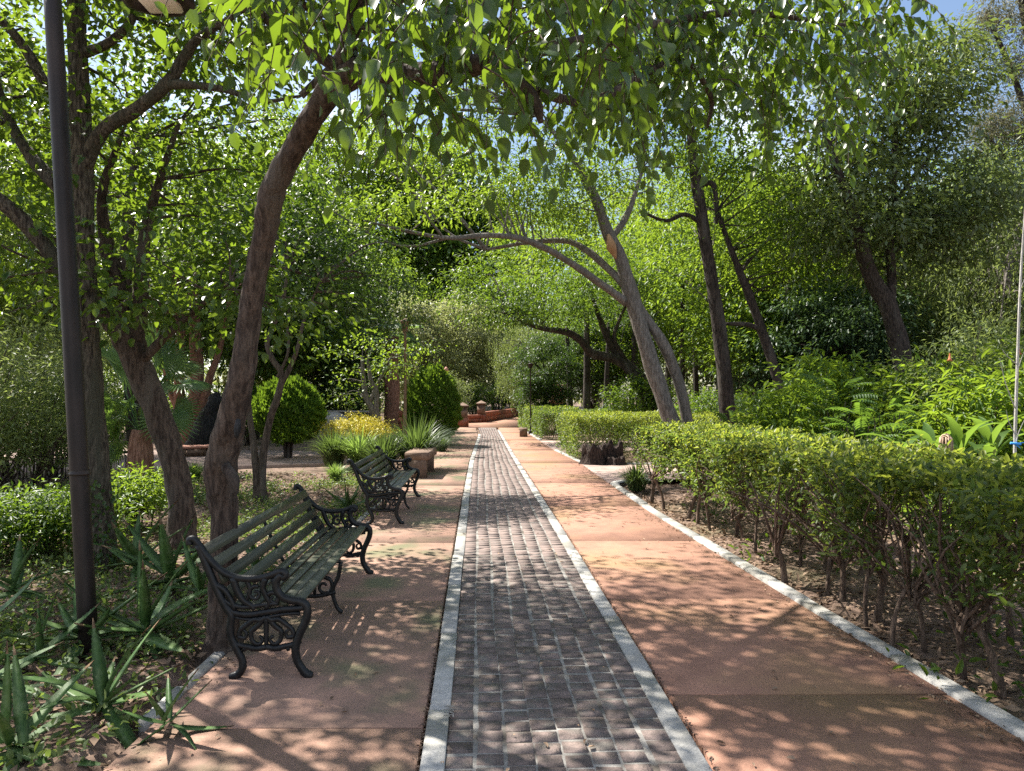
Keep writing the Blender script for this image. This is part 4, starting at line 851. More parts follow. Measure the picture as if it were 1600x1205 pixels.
    V, T = join([tube([(-.045, yo, .37), (-.10, yo, .48), (-.16, yo, .60), (-.20, yo, .70)], [.012] * 4, 6, True, 3)]); link('back_strut', mesh('back_strut', V, T, M['iron'], True), root)
    # slats: length along y
    def slat(cx, cz, w, ang, th=.02):
        V, T = cbox((0, 0, 0), (w, LEN - .015, th), .003); V[:4, :2] *= [.97, 1]
        c, s = math.cos(ang), math.sin(ang); V = np.stack([V[:, 0] * c - V[:, 2] * s, V[:, 1], V[:, 0] * s + V[:, 2] * c], -1)
        o = link('slat', mesh('slat', V, T, M['slat']), root, (cx, LEN / 2, cz))
    for cx, cz, an in ((.015, .415, .10), (.095, .408, .02), (.175, .408, -.02), (.255, .412, -.05), (.335, .425, -.18)): slat(cx, cz, .062, an)
    for cx, cz in ((-.188, .725), (-.147, .643), (-.106, .561), (-.066, .48)): slat(cx + .018, cz, .066, PI / 2 + .42)
    return root
dirb = math.atan2(.047, 1)
b1 = bench(); p = G(390, 1064)
b1.location = (-1.555, 4.18, 0); b1.rotation_euler.z = .045
tag(b1, 'near dark green slatted bench with black scrolled iron ends, in front of the leaning tree', 'bench', 'iron benches beside the path')
b2 = copy_tree(b1); b2.location = (-1.76, 9.15, 0); b2.rotation_euler.z = .04
tag(b2, 'smaller looking second iron bench farther along, next to the stone bench', 'bench', 'iron benches beside the path')
# stone bench
D = 14.2; b = GX(655, D); b[0] = -1.83
sb = empty('stone_bench', b, 'low brown stone bench at the path edge in front of the strappy plants', 'bench')
for y0, y1 in ((0, .75), (.76, 1.55)):
    V, T = cbox((0, (y0 + y1) / 2, .42), (.46, y1 - y0 - .005, .15), .015); link('seat_slab', mesh('seat_slab', V, T, M['stone']), sb)
for y_ in (.12, 1.35):
    V, T = cbox((.0, y_, .165), (.36, .24, .36), .008); link('support', mesh('support', V, T, M['stone']), sb)
b = GX(818, 28.3); V, T = cbox((0, 0, .16), (.3, .34, .34), .02); tag(link('stone_block', mesh('stone_block', V, T, M['stone']), None, b), 'small brown stone block on the path by the far hedge', 'stone block')

# ------------------------------------------------------------------ lamp posts
b = GX(140, 4.7)
lp = empty('lamp_post', b, 'tall dark metal lamp post in front at the left, lamp head at the top', 'lamp post')
top = P(80, -40, 4.7)
V, T = tube([b + [0, 0, -.1], b * .5 + top * .5, top], [.057, .054, .050], 18, True, 6); link('pole', mesh('pole', V, T, M['post'], True, b), lp)
V, T = lathe([(0, 0), (.064, 0), (.064, .012), (.058, .018), (.058, .03)], 18); link('collar', mesh('collar', V + (P(125, 742, 4.7) - b), T, M['post'], True), lp)
a0 = P(84, -35, 4.7); a1 = P(262, -38, 4.5)
V, T = tube([a0, a0 * .5 + a1 * .5 + [0, 0, .06], a1 + [0, 0, .05]], [.028, .026, .024], 10, True, 4); link('arm', mesh('arm', V, T, M['post'], True, b), lp)
hc = P(248, 5, 4.5)
V, T = lathe([(0, .16), (.08, .155), (.15, .12), (.19, .07), (.205, .02), (.20, 0.0), (.14, -.012), (.135, 0.0), (.0, .0)], 22); V = V * [1.05, .8, 1] + hc - b + [0, 0, -.005]
link('lamp_head', mesh('lamp_head', V, T, M['post'], True), lp)
V, T = cbox(hc - b + [.02, -.02, .0], (.24, .2, .06), .02); V[:4, :2] = (V[:4, :2] - (hc - b)[:2]) * .8 + (hc - b)[:2]; link('diffuser', mesh('diffuser', V, T, M['diffuser']), lp)
def lantern(px, D, w, ytop, label, top_mat, lh=.5, pole='stone'):
    b = GX(px, D); root = empty('lantern_post', b, label, 'lamp post'); zt = H - (ytop - HOR) * D / F
    V, T = lathe([(.09, -.05), (.09, .12), (.05, .16), (w, .2), (w * .85, zt - .02), (w * 1.6, zt), (0, zt)], 12); link('pole', mesh('pole', V, T, M[pole], True), root)
    V, T = lathe([(0, 0), (.07, 0), (.12, lh * .75), (.15, lh * .78), (.03, lh), (0, lh)], 6, (0, 0, zt)); link('lantern', mesh('lantern', V, T, M[top_mat]), root)
    return root
lantern(633, 20.5, .045, 520, 'brown lantern post rising from the strappy plants left of the path', 'stone', .4)
lantern(697, 40, .05, 598, 'distant post with a pink lantern above the wall pillars', 'pink', .85)
lantern(829, 30.0, .028, 575, 'thin dark post at the corner of the farthest hedge', 'post', .2, 'post')

# ------------------------------------------------------------------ stump, sphere, walls
b = GX(940, 17.2); root = empty('tree_stump', b, 'dark weathered tree stump in front of the second hedge', 'stump')
g = np.random.default_rng(90); th = np.arange(36) * 2 * PI / 36
def stumpy(c, r, h, seed):
    g = np.random.default_rng(seed); R_ = []; prof = [(1.25, -.05), (1.08, .12), (.95, .4), (.92, .75), (.9, 1.0)]; jag = 1 + .16 * np.sin(th * 5 + seed) + g.normal(0, .09, 36)
    flute = 1 + .10 * np.sin(th * 7 + seed) + .06 * g.normal(0, 1, 36)
    V = np.concatenate([np.stack([np.cos(th) * r * a * flute, np.sin(th) * r * a * flute * .8, h * z * np.where(z > .7, jag, 1) * np.ones(36)], -1) for a, z in prof] + [np.stack([np.cos(th) * r * .6, np.sin(th) * r * .5, h * .8 + g.normal(0, .03, 36)], -1)])
    T = []
    for i in range(5):
        for j in range(36):
            a_, b_, c_, d_ = i * 36 + j, i * 36 + (j + 1) % 36, (i + 1) * 36 + (j + 1) % 36, (i + 1) * 36 + j; T += [(a_, b_, c_), (a_, c_, d_)]
    V = np.vstack([V, [[0, 0, h * .72]]]); T += [(180 + j, 180 + (j + 1) % 36, 216) for j in range(36)]
    return V + np.asarray(c), np.array(T)
V, T = join([stumpy((-.18, 0, 0), .3, .40, 3), stumpy((.28, .15, 0), .26, .46, 5), stumpy((.3, -.2, 0), .2, .16, 8)]); link('stump_wood', mesh('stump_wood', V, T, M['stump']), root)

b = GX(521, 23.5); V, T = lathe([(.56 * math.sin(t_), .5 - .56 * math.cos(t_)) for t_ in np.linspace(.01, PI - .01, 18)], 28)
tag(link('stone_ball', mesh('stone_ball', V, T, M['greystone'], True), None, b), 'large grey stone ball behind the strappy plants', 'stone ball')

def block_wall(name, label, A, B, h, th, bl, bh, mat, mmat, cap=None, seed=0):
    """a wall of separate blocks"""
    g = np.random.default_rng(700 + seed); A, B = np.array(A, float), np.array(B, float); ax = B - A; ln = np.linalg.norm(ax); yaw = math.atan2(ax[1], ax[0])
    root = empty(name, (A[0], A[1], 0), label, 'wall', rz=yaw)
    V, T = cbox((ln / 2, 0, h / 2 - .05), (ln, th - .02, h), 0); link('core', mesh('core', V, T, mmat), root)
    shared = [cbox((0, 0, 0), (1, 1, 1), .03) for _ in range(1)]
    ms = mesh('stone', shared[0][0], shared[0][1], mat)
    nr = max(1, round(h / bh)); bh = h / nr
    for r in range(nr):
        x = -g.uniform(0, bl) if r % 2 else 0.0
        while x < ln - .02:
            w = bl * g.uniform(.85, 1.15); x0, x1 = max(x, 0), min(x + w, ln)
            if x1 - x0 > .05:
                o = link('stone', ms, root, ((x0 + x1) / 2, g.uniform(-.008, .008), bh * (r + .5))); o.scale = (x1 - x0 - .015, th, bh - .015)
            x += w
    if cap:
        V, T = cbox((ln / 2, 0, h + .035), (ln + .04, th + .08, .06), .01); link('coping', mesh('coping', V, T, cap), root)
    return root
block_wall('stone_wall', 'dark stone block wall behind the stone ball', GX(430, 28), GX(585, 27), .95, .3, .42, .22, M['darkstone'], M['darkstone'], M['greystone'], 1)
block_wall('red_wall', 'low red brick wall closing the far end of the path', GX(706, 41.5), GX(752, 43), .45, .3, .5, .22, M['redwall'], M['redwall'], None, 2)
block_wall('red_wall', 'long low red brick wall curving off to the right behind the path end', GX(753, 43.2), GX(812, 57), .6, .3, .7, .3, M['redwall'], M['redwall'], None, 3)
def pillar(px, D, hh, label):
    b = GX(px, D); r = empty('wall_pillar', b, label, 'pillar')
    V, T = cbox((0, 0, .2), (.56, .56, .5), .02); link('plinth', mesh('plinth', V, T, M['redwall']), r)
    V, T = cbox((0, 0, .45 + (hh - .45) / 2), (.46, .46, hh - .45), .0); link('shaft', mesh('shaft', V, T, M['stone']), r)
    V, T = cbox((0, 0, hh + .03), (.58, .58, .07), .01); v2, t2 = lathe([(.40, hh + .065), (.02, hh + .22), (0, hh + .22)], 4); v2 = (v2 @ np.array([[.7071, .7071, 0], [-.7071, .7071, 0], [0, 0, 1]])); V, T = join([(V, T), (v2, t2)]); link('cap', mesh('cap', V, T, M['stone']), r)
pillar(723, 37, 1.0, 'left capped stone pillar on a red plinth at the path end')
pillar(752, 43.2, 1.05, 'right shaded stone pillar on a red plinth at the path end')
block_wall('orange_planter', 'orange brick planter edge behind the right topiary', GX(604, 33), GX(648, 33), .9, .3, .5, .3, M['redwall'], M['redwall'], None, 4)
block_wall('planter_wall', 'low stone planter wall in front of the charred stump', GX(262, 19.2), GX(326, 19.6), .2, .45, .45, .2, M['stone'], M['stone'], M['terracotta'], 5)
for px, lab in ((864, 'left tall terracotta pillar among the far trunks'), (877, 'right tall terracotta pillar among the far trunks')):
    b = GX(px, 43); r = empty('terracotta_pillar', b, lab, 'pillar'); V, T = cbox((0, 0, 1.05), (.42, .42, 2.1), .02); link('shaft', mesh('shaft', V, T, M['terracotta']), r); V, T = cbox((0, 0, 2.13), (.5, .5, .1), .02); link('cap', mesh('cap', V, T, M['terracotta']), r)
block_wall('red_wall', 'red bench wall among the far trunks right of the terracotta pillars', GX(885, 42), GX(940, 41), .8, .35, .6, .3, M['redwall'], M['redwall'], None, 6)

# iron railing at the left
A, B = GX(30, 13.2), GX(205, 13.6); root = empty('railing', A, 'black iron railing at the left beside the garden path', 'railing')
d = B - A; ln = np.linalg.norm(d); e = d / ln
V, T = tube([A + [0, 0, .25], A + [0, 0, .42], A + e * .12 + [0, 0, .50], A + e * .7 + [0, 0, .52], B + [0, 0, .55]], [.028] * 5, 8, True, 4); link('handrail', mesh('handrail', V, T, M['iron'], True, A), root)
V, T = tube([A + [0, 0, .10], B + [0, 0, .10]], .012, 6); link('bottom_rail', mesh('bottom_rail', V, T, M['iron'], True, A), root)
bar = mesh('bar', *tube([(0, 0, .08), (0, 0, .5)], .009, 5), M['iron'], True); pst = mesh('post', *tube([(0, 0, -.1), (0, 0, .53)], .022, 6), M['iron'], True)
for q in np.arange(.12, ln, .125): link('bar', bar, root, e * q)
for q in (.0, .98, 1.95): link('post', pst, root, e * q)

# ------------------------------------------------------------------ plants
# aloes
def aloe_leaf(seed):
    g = np.random.default_rng(seed); n = 9; t = np.linspace(0, 1, n); w = .074 * (1 - t ** 2.2) * (.72 + .5 * np.minimum(t * 4, 1)) ; w[-1] = .001
    bend = g.uniform(-.45, .25); x = t; z = bend * t ** 2 - .06 * t; th = .022 * (1 - t * .85); up = .022 * (1 - .4 * t)
    V, T = [], []
    for i in range(n): V += [(x[i], -w[i], z[i] + up[i]), (x[i], 0, z[i]), (x[i], w[i], z[i] + up[i]), (x[i], 0, z[i] - th[i])]
    for i in range(n - 1):
        for k in range(4): a_, b_ = 4 * i + k, 4 * i + (k + 1) % 4; T += [(a_, b_, b_ + 4), (a_, b_ + 4, a_ + 4)]
    # marginal teeth
    for i in range(1, n - 2):
        for s in (0, 2):
            for q in (0, .5):
                p0 = np.array(V[4 * i + s]) * (1 - q) + np.array(V[4 * i + 4 + s]) * q; o = len(V); sg = -1 if s == 0 else 1
                V += [tuple(p0 + [-.012, 0, 0]), tuple(p0 + [.012, 0, 0]), tuple(p0 + [.012, sg * .011, .002])]; T += [(o, o + 1, o + 2)]
    mi = np.zeros(len(T), int); mi[(n - 2) * 8:(n - 1) * 8] = 1
    return mesh('leaf', np.array(V), np.array(T), [M['aloe'], M['tip']], True, None, mi)
AL = [aloe_leaf(s) for s in range(6)]
def aloe(px, py, size, nl, label, seed, flat=.0):
    g = np.random.default_rng(800 + seed); b = G(px, py); root = empty('aloe', b, label, 'aloe plant', 'aloes in the left bed')
    for k in range(nl):
        o = link('leaf', AL[int(g.integers(6))], root); f = k / nl; el = -math.radians(np.clip(80 - 88 * f ** .62 + g.normal(0, 9) - flat * 26 * f, -14, 86)); s = size * g.uniform(.75, 1.1)
        o.rotation_euler = (g.normal(0, .25), el, k * 2.4 + g.normal(0, .25)); o.scale = (s, s * g.uniform(.68, .98), s); o.location = (g.normal(0, .015), g.normal(0, .015), .03 + .05 * (1 - f))
aloe(158, 1120, .50, 15, 'front aloe with broad grey green leaves at the foot of the lamp post', 1, .3)
aloe(228, 1000, .60, 15, 'large aloe to the right of the lamp post foot', 2, .3)
aloe(128, 1010, .55, 12, 'aloe half hidden behind the lamp post foot', 3)
aloe(212, 890, .62, 11, 'aloe at the foot of the mottled trunk', 4)
aloe(268, 918, .72, 12, 'tall upright aloe left of the near bench', 5)
aloe(22, 935, .5, 9, 'upright aloe at the left edge below the shrubs', 6)
aloe(-20, 1085, .42, 9, 'aloe cut by the left edge, below the lamp post', 7, 1.2)
aloe(20, 1190, .45, 11, 'aloe in the bottom left corner', 8, 1.3)
aloe(318, 940, .5, 9, 'aloe close behind the end of the near bench', 9)
aloe(400, 905, .45, 9, 'aloe seen through the back slats of the near bench', 10)
aloe(262, 1150, .3, 9, 'small aloe at the broken kerb in front of the near bench', 14, .8)
aloe(60, 1040, .4, 10, 'low aloe left of the lamp post foot', 16, .8)
aloe(-30, 1000, .5, 9, 'sprawling aloe on the left border', 11, .5)
aloe(542, 800, .42, 12, 'small dark spiky aloe beside the far end of the near bench', 12)
aloe(300, 790, .35, 9, 'small spiky aloe among the bed behind the near bench', 13)

# strappy clumps
def blades(g, n, r, h, w=.014, spread=1.0, seg=6):
    Vs, Ts = [], []; a = g.uniform(0, 2 * PI, n); ln = h * g.uniform(.75, 1.25, n); sp = spread * g.uniform(.15, 1.0, n)
    t = np.linspace(0, 1, seg)[None]
    rad = g.random(n)[:, None] * r * .35 + ln[:, None] * (sp[:, None] * (.35 * t + .55 * t ** 2.2)); z = ln[:, None] * (t - .55 * sp[:, None] * t ** 2.6)
    cx, cy2 = np.cos(a)[:, None] * rad, np.sin(a)[:, None] * rad; hw = w * (1 - t ** 3) * .5 + .0008
    sx, sy = -np.sin(a)[:, None] * hw, np.cos(a)[:, None] * hw
    Lf = np.stack([cx - sx, cy2 - sy, z], -1); Rt = np.stack([cx + sx, cy2 + sy, z + .3 * hw], -1); V = np.stack([Lf, Rt], 2).reshape(-1, 3)
    o = (np.arange(n) * seg * 2)[:, None]; k = (np.arange(seg - 1) * 2)[None]; A_ = o + k
    T = np.concatenate([np.stack([A_, A_ + 1, A_ + 3], -1).reshape(-1, 3), np.stack([A_, A_ + 3, A_ + 2], -1).reshape(-1, 3)]); return V, T
def clump(px, D, n, r, h, label, mat, seed, w=.014, spread=1.0, x=None):
    g = np.random.default_rng(900 + seed); b = GX(px, D); 
    V, T = blades(g, n, r, h, w, spread); tag(link('strappy_plant', mesh('strappy_plant', V, T, mat), None, b), label, 'grass clump', 'strappy clumps left of the path', 'thing')
clump(650, 15.8, 520, .7, 1.15, 'tall strappy clump right behind the stone bench', M['blade'], 1, .03)
clump(598, 15.2, 420, .6, .85, 'arching strappy clump between the second bench and the tall clump', M['blade'], 2, .026)
clump(522, 16.5, 420, .6, .85, 'strappy clump in front of the stone ball', M['blade'], 3, .026)
clump(562, 16.2, 380, .6, .9, 'strappy clump below the yellow flower bush', M['blade_bright'], 4, .026)
clump(525, 13.8, 220, .3, .35, 'low bright green tuft behind the second bench', M['blade_bright'], 5, .014)
clump(303, 14, 220, .35, .35, 'low bright tuft by the leaning dark trunk', M['blade_bright'], 6, .014)
clump(995, 12.4, 260, .4, .5, 'long grassy tuft at the end of the near hedge', M['blade'], 7, .016, 1.2)
clump(690, 21, 260, .4, .45, 'grassy edging below the right topiary', M['blade'], 8, .02)
clump(1130, 13, 200, .5, .9, 'long leaved clump behind the near hedge', M['blade'], 9, .03)

# clipped topiaries
def topiary(px, D, r, z0, z1, label, seed, n=15000):
    g = np.random.default_rng(950 + seed); b = GX(px, D); root = empty('topiary', b, label, 'topiary'); d = rand_dirs(g, n); k = 1 + .085 * np.sin(d[:, 0] * 9 + d[:, 2] * 7 + seed) * np.sin(d[:, 1] * 8) + .045 * np.sin(d[:, 2] * 23 + d[:, 0] * 17)
    rad = k * (1 - np.abs(g.normal(0, .09, n)) + (g.random(n) < .06) * g.uniform(0, .1, n))
    dz = d[:, 2]; C = np.stack([d[:, 0] * r * rad * (1 - .12 * dz), d[:, 1] * r * rad * (1 - .12 * dz), (z0 + z1) / 2 + dz * (z1 - z0) / 2 * rad], -1)
    D_ = d * .6 + rand_dirs(g, n) * .45 + [0, 0, .75]; N = d * .3 + rand_dirs(g, n)
    V, T = leaves(C, D_, N, g.uniform(.07, .14, n), .42, DIAMOND); tag(link('foliage', mesh('foliage', V, T, M['thuja']), root), kind='stuff')
    for q in range(6):
        a = q * 1.05; V, T = tube([(.06 * math.cos(a), .06 * math.sin(a), -.05), (.12 * math.cos(a), .12 * math.sin(a), z0 + .1), (.4 * r * math.cos(a), .4 * r * math.sin(a), (z0 + z1) / 2)], [.045, .035, .015], 7, False, 3); link('stem', mesh('stem', V, T, M['bark_dark'], True), root)
topiary(450, 18.9, .86, .38, 1.98, 'rounded clipped dark green topiary on short stems left of the stone ball', 1)
topiary(676, 23.5, .84, .05, 2.45, 'tall egg shaped clipped topiary beside the path, behind the tall strappy clump', 2, 18000)

# yellow bush
g = np.random.default_rng(61); b = GX(560, 19.0); cl = ell_points(g, (0, 0, .74), (.9, .8, .36), 110, .4); V, T = clump_leaves(g, cl, .2, 50, .06, .5)
yb = empty('flower_bush', b, 'low bush of bright yellow foliage behind the strappy plants', 'bush'); tag(link('foliage', mesh('foliage', V, T, M['yellow']), yb), kind='stuff')
V, T = join([tube([(0, 0, -.05), tuple(cl[q] * .6), tuple(cl[q])], [.015, .01, .004], 5, False, 3) for q in range(14)]); link('stems', mesh('stems', V, T, M['bark_brown'], True), yb)

# small twisted tree and shaggy palm trunk behind the bush
tree('twisted_tree', 'small twisted sunlit tree left of the brown lantern post', 'tree', gb(597, 20.5), [
    [(598, 715, 20.5, 16), (590, 665, 20.5, 12), (582, 640, 20.5, 11), (572, 620, 20.5, 9), (568, 590, 20.5, 7), (566, 560, 20.5, 5)],
    [(592, 668, 20.5, 11), (588, 640, 20.5, 9), (588, 612, 20.5, 8), (580, 595, 20.5, 7), (574, 560, 20.5, 4)], [(578, 628, 20.5, 7), (590, 600, 20.5, 5), (610, 560, 20.5, 3)]],
    M['bark_grey'], crowns=[(P(580, 560, 20.5), (1.2, .9, .7), 22), (P(640, 560, 20.3), (.9, .8, .6), 14), (P(545, 610, 20.5), (.5, .5, .4), 6)], lmat=M['l_bright'], seed=70, L=.10, wr=.6, per=30, cr=.4)
b = GX(612, 33); root = empty('palm', b, 'shaggy red brown palm trunk behind the twisted tree', 'palm')
V, T = tube([(0, 0, -.1), (.03, 0, 1.2), (0, 0, 2.6), (.05, 0, 4.2)], [.36, .34, .31, .26], 16, True, 6, .12); link('trunk', mesh('trunk', V, T, M['bark_red'], True), root)
def fan_frond(n=26, R=.62):
    Vs, Ts = [(0, 0, 0)], []
    for k in range(n):
        a0 = -2.2 + 4.4 * k / n; da = 4.4 / n; am = a0 + da / 2; o = len(Vs); fold = .03
        ln = R * (1 - .18 * abs(am / 2.2) ** 2)
        Vs += [(.55 * ln * math.cos(a0 + .01), .55 * ln * math.sin(a0 + .01), -.02), (.55 * ln * math.cos(am), .55 * ln * math.sin(am), fold), (.55 * ln * math.cos(a0 + da - .01), .55 * ln * math.sin(a0 + da - .01), -.02), (ln * math.cos(am), ln * math.sin(am), -.10 * ln)]
        Ts += [(0, o, o + 1), (0, o + 1, o + 2), (o, o + 3, o + 1), (o + 1, o + 3, o + 2)]
    return np.array(Vs), np.array(Ts)
ff = fan_frond(); ffm = mesh('frond', np.array(ff[0]) + [.0, 0, 0], ff[1], M['palm'])
for k in range(14):
    a = k * 2.4; o = link('frond', ffm, root, (.7 * math.cos(a), .7 * math.sin(a), 4.2 + .5 * math.sin(k))); o.rotation_euler = (0, .5 * math.sin(k * 3) + .4, a); o.scale = (1.3, 1.3, 1.3)
b = GX(218, 11.6); root = empty('fan_palm', b, 'low fan palm with fringed fronds between the mottled trunk and charred stump', 'palm')
V, T = tube([(0, 0, -.1), (0, 0, .5), (.03, 0, 1.05)], [.17, .19, .13], 12, True, 4, .12); link('trunk', mesh('trunk', V, T, M['bark_red'], True), root)
g = np.random.default_rng(64)
for px_, py_, rx, ry, rz_ in ((168, 560, .9, -.5, 2.2), (190, 575, 1.2, -.2, 1.4), (185, 690, 1.3, .9, -1.9), (268, 580, .5, -.2, .4), (285, 600, .3, .1, .1), (262, 655, .5, .8, -.5), (272, 640, .9, .5, -.2), (175, 625, .4, .3, 2.8), (172, 655, .6, .6, -2.8), (255, 560, 1.0, -.6, .9), (235, 545, 1.4, -.7, 1.5), (200, 640, 1.2, .2, -1.5), (240, 620, 1.0, .3, -.9)):
    c = P(px_, py_, 11.6 + g.uniform(-.7, .5)) - b; o = link('frond', ffm, root, c); o.rotation_euler = (rx * .9, ry, rz_); s = g.uniform(.72, .95); o.scale = (s, s, s)
    V, T = tube([(0, 0, 1.0), tuple(c * .5 + np.array([0, 0, .65])), tuple(c)], [.014, .011, .008], 5, False, 3); link('stalk', mesh('stalk', V, T, M['palm'], True), root)

# pinnate shrubs behind the near hedge
def pinn(n=9, L=.62):
    Cs, Ds = [], []
    for k in range(n):
        t = .15 + .85 * k / n; x = L * t; z = .18 * L * math.sin(t * 2.2) - .12 * L * t * t
        for s in (-1, 1): Cs.append((x, 0, z)); Ds.append((.45, s, -.25))
    Cs.append((L, 0, Cs[-1][2])); Ds.append((1, 0, -.3)); Cs, Ds = np.array(Cs, float), np.array(Ds, float); ll = np.array([.17 * (1 - .5 * abs(k // 2 / n - .4)) for k in range(len(Cs))])
    lv = leaves(Cs, Ds, np.tile([0, 0, 1.0], (len(Cs), 1)), ll, .36, LEAF4); rach = tube([(0, 0, 0), (L * .5, 0, .12 * L), (L, 0, Cs[-1][2])], [.006, .004, .002], 4, False, 3); return join([lv, rach])
pm = [mesh('frond', *pinn(), M['fern']), mesh('frond', *pinn(7, .5), M['fern'])]
g = np.random.default_rng(65)
for px_, D_, n, hh, lab in ((1310, 12.3, 26, 1.75, 'pinnate leaved plant left of the rough trunk'), (1385, 12.0, 26, 1.5, 'pinnate leaved plant in front of the rough trunk'), (1345, 11.0, 20, 1.35, 'lower pinnate leaved plant rising just above the hedge'), (1440, 12.6, 18, 1.45, 'pinnate leaved plant right of the rough trunk'), (1150, 15.2, 16, 1.05, 'fern like plant behind the hedge by the tall dark trunk'), (1195, 14.6, 16, 1.1, 'fern like plant at the foot of the slanting trunk')):
    b = GX(px_, D_); root = empty('pinnate_plant', b, lab, 'plant', 'pinnate plants behind the near hedge')
    for q in range(4):
        a = q * 1.6; V, T = tube([(.05 * math.cos(a), .05 * math.sin(a), -.05), (.1 * math.cos(a), .1 * math.sin(a), hh * .45), (.22 * math.cos(a), .22 * math.sin(a), hh * .85)], [.014, .011, .006], 5, False, 3); link('stem', mesh('stem', V, T, M['bark_brown'], True), root)
    for k in range(n):
        a = k * 2.4 + g.normal(0, .3); zz = hh * g.uniform(.45, 1.0); o = link('frond', pm[k % 2], root, (.15 * math.cos(a), .15 * math.sin(a), zz)); o.rotation_euler = (g.normal(0, .25), -g.uniform(-.2, .7) * (zz / hh), a); s = g.uniform(.55, .9); o.scale = (s, s, s)

# canna like leaves
def canna_leaf():
    n = 7; t = np.linspace(0, 1, n); w = .075 * np.sin(np.clip(t * 1.02 + .06, 0, 1) ** .8 * PI) + .003; V, T = [], []
    for i in range(n): z = .28 * t[i] - .3 * t[i] ** 2.4; V += [(t[i] * .6, -w[i], z + .02), (t[i] * .6, 0, z), (t[i] * .6, w[i], z + .02)]
    for i in range(n - 1):
        a_ = 3 * i; T += [(a_, a_ + 3, a_ + 4), (a_, a_ + 4, a_ + 1), (a_ + 1, a_ + 4, a_ + 5), (a_ + 1, a_ + 5, a_ + 2)]
    return mesh('leaf', np.array(V), np.array(T), M['canna'], True)
cm = canna_leaf()
for px_, D_, n, hh, lab in ((1455, 9.4, 13, 1.05, 'broad bladed canna behind the hedge, by the dried flower'), (1500, 9.0, 14, 1.1, 'broad bladed canna behind the hedge in the middle of the clump'), (1545, 9.5, 13, 1.1, 'broad bladed canna left of the thin sapling'), (1410, 10, 10, 1.0, 'broad bladed canna at the left of the clump')):
    b = GX(px_, D_); root = empty('canna', b, lab, 'plant', 'cannas behind the near hedge')
    V, T = tube([(0, 0, -.05), (0, 0, hh * .8)], [.016, .008], 6, True); link('stem', mesh('stem', V, T, M['canna'], True), root)
    for k in range(n):
        a = k * 2.4; zz = hh * (.35 + .6 * k / n); o = link('leaf', cm, root, (.02 * math.cos(a), .02 * math.sin(a), zz)); o.rotation_euler = (0, -g.uniform(.2, .9), a); s = g.uniform(.8, 1.1); o.scale = (s, s, s)
b = GX(1478, 8.9); V, T = join([tube([(0, 0, .5), (0, 0, 1.12)], .006, 5)] + [tube([(0, 0, 1.13 - .01 * q), (.06 * math.cos(q * 2.4), .06 * math.sin(q * 2.4), 1.08), (.075 * math.cos(q * 2.4), .075 * math.sin(q * 2.4), .88 - .05 * math.sin(q))], [.012, .010, .004], 4, False, 2) for q in range(18)])
tag(link('dried_flower', mesh('dried_flower', V, T, M['dry'], True), None, b), 'dried pale brown drooping flower head above the near hedge', 'flower')
# angel's trumpet with orange bells
tr = copy_tree(SH['pale']); tr.name = 'trumpet_shrub'; tr.location = Vector(GX(1510, 12.8)); tr.rotation_euler.z = 0; tr.scale = (1.35, 1.2, 1.5)
tag(tr, 'tall pale leaved shrub with hanging orange flowers at the right', 'shrub')
fb = mesh('flower', *lathe([(.012, 0), (.02, -.06), (.035, -.12), (.075, -.17), (.07, -.165)], 8), M['orange'], True)
for px_, py_, dd in ((1484, 552, 11.75), (1592, 542, 11.9)):
    o = link('flower', fb, tr); o.matrix_local = Matrix.Translation(Vector((P(px_, py_, dd) - GX(1510, 12.8)) / np.array([1.35, 1.2, 1.5]))) @ Matrix.Scale(.5, 4)
# sapling with blue ribbon
b = GX(1584, 8.3); root = empty('sapling', b, 'thin pale leafless sapling with a blue ribbon at the right edge', 'sapling')
parts = [tube([b + [0, 0, -.05], P(1586, 690, 8.3), P(1590, 560, 8.3), P(1595, 430, 8.3), P(1605, 280, 8.3)], [.02, .017, .015, .012, .006], 8, False, 5)]
for a_, b_ in (((1587, 640), (1562, 560)), ((1590, 570), (1565, 545)), ((1589, 600), (1600, 550)), ((1587, 680), (1572, 640)), ((1593, 470), (1604, 430)), ((1586, 700), (1604, 650))): parts.append(tube([P(*a_, 8.3), P((a_[0] + b_[0]) / 2 - 3, (a_[1] + b_[1]) / 2, 8.25), P(*b_, 8.2)], [.007, .005, .002], 5, False, 2))
V, T = join(parts); link('trunk', mesh('trunk', V, T, M['palebark'], True, b), root)
c = P(1586, 694, 8.27); V, T = join([tube([c + [-.05, 0, .01], c + [.05, -.02, .0]], [.016, .016], 6), tube([c, c + [.05, -.02, -.05]], [.012, .004], 4), tube([c, c + [.09, -.02, .02]], [.012, .004], 4)]); link('ribbon', mesh('ribbon', V, T, M['blue'], True, b), root)

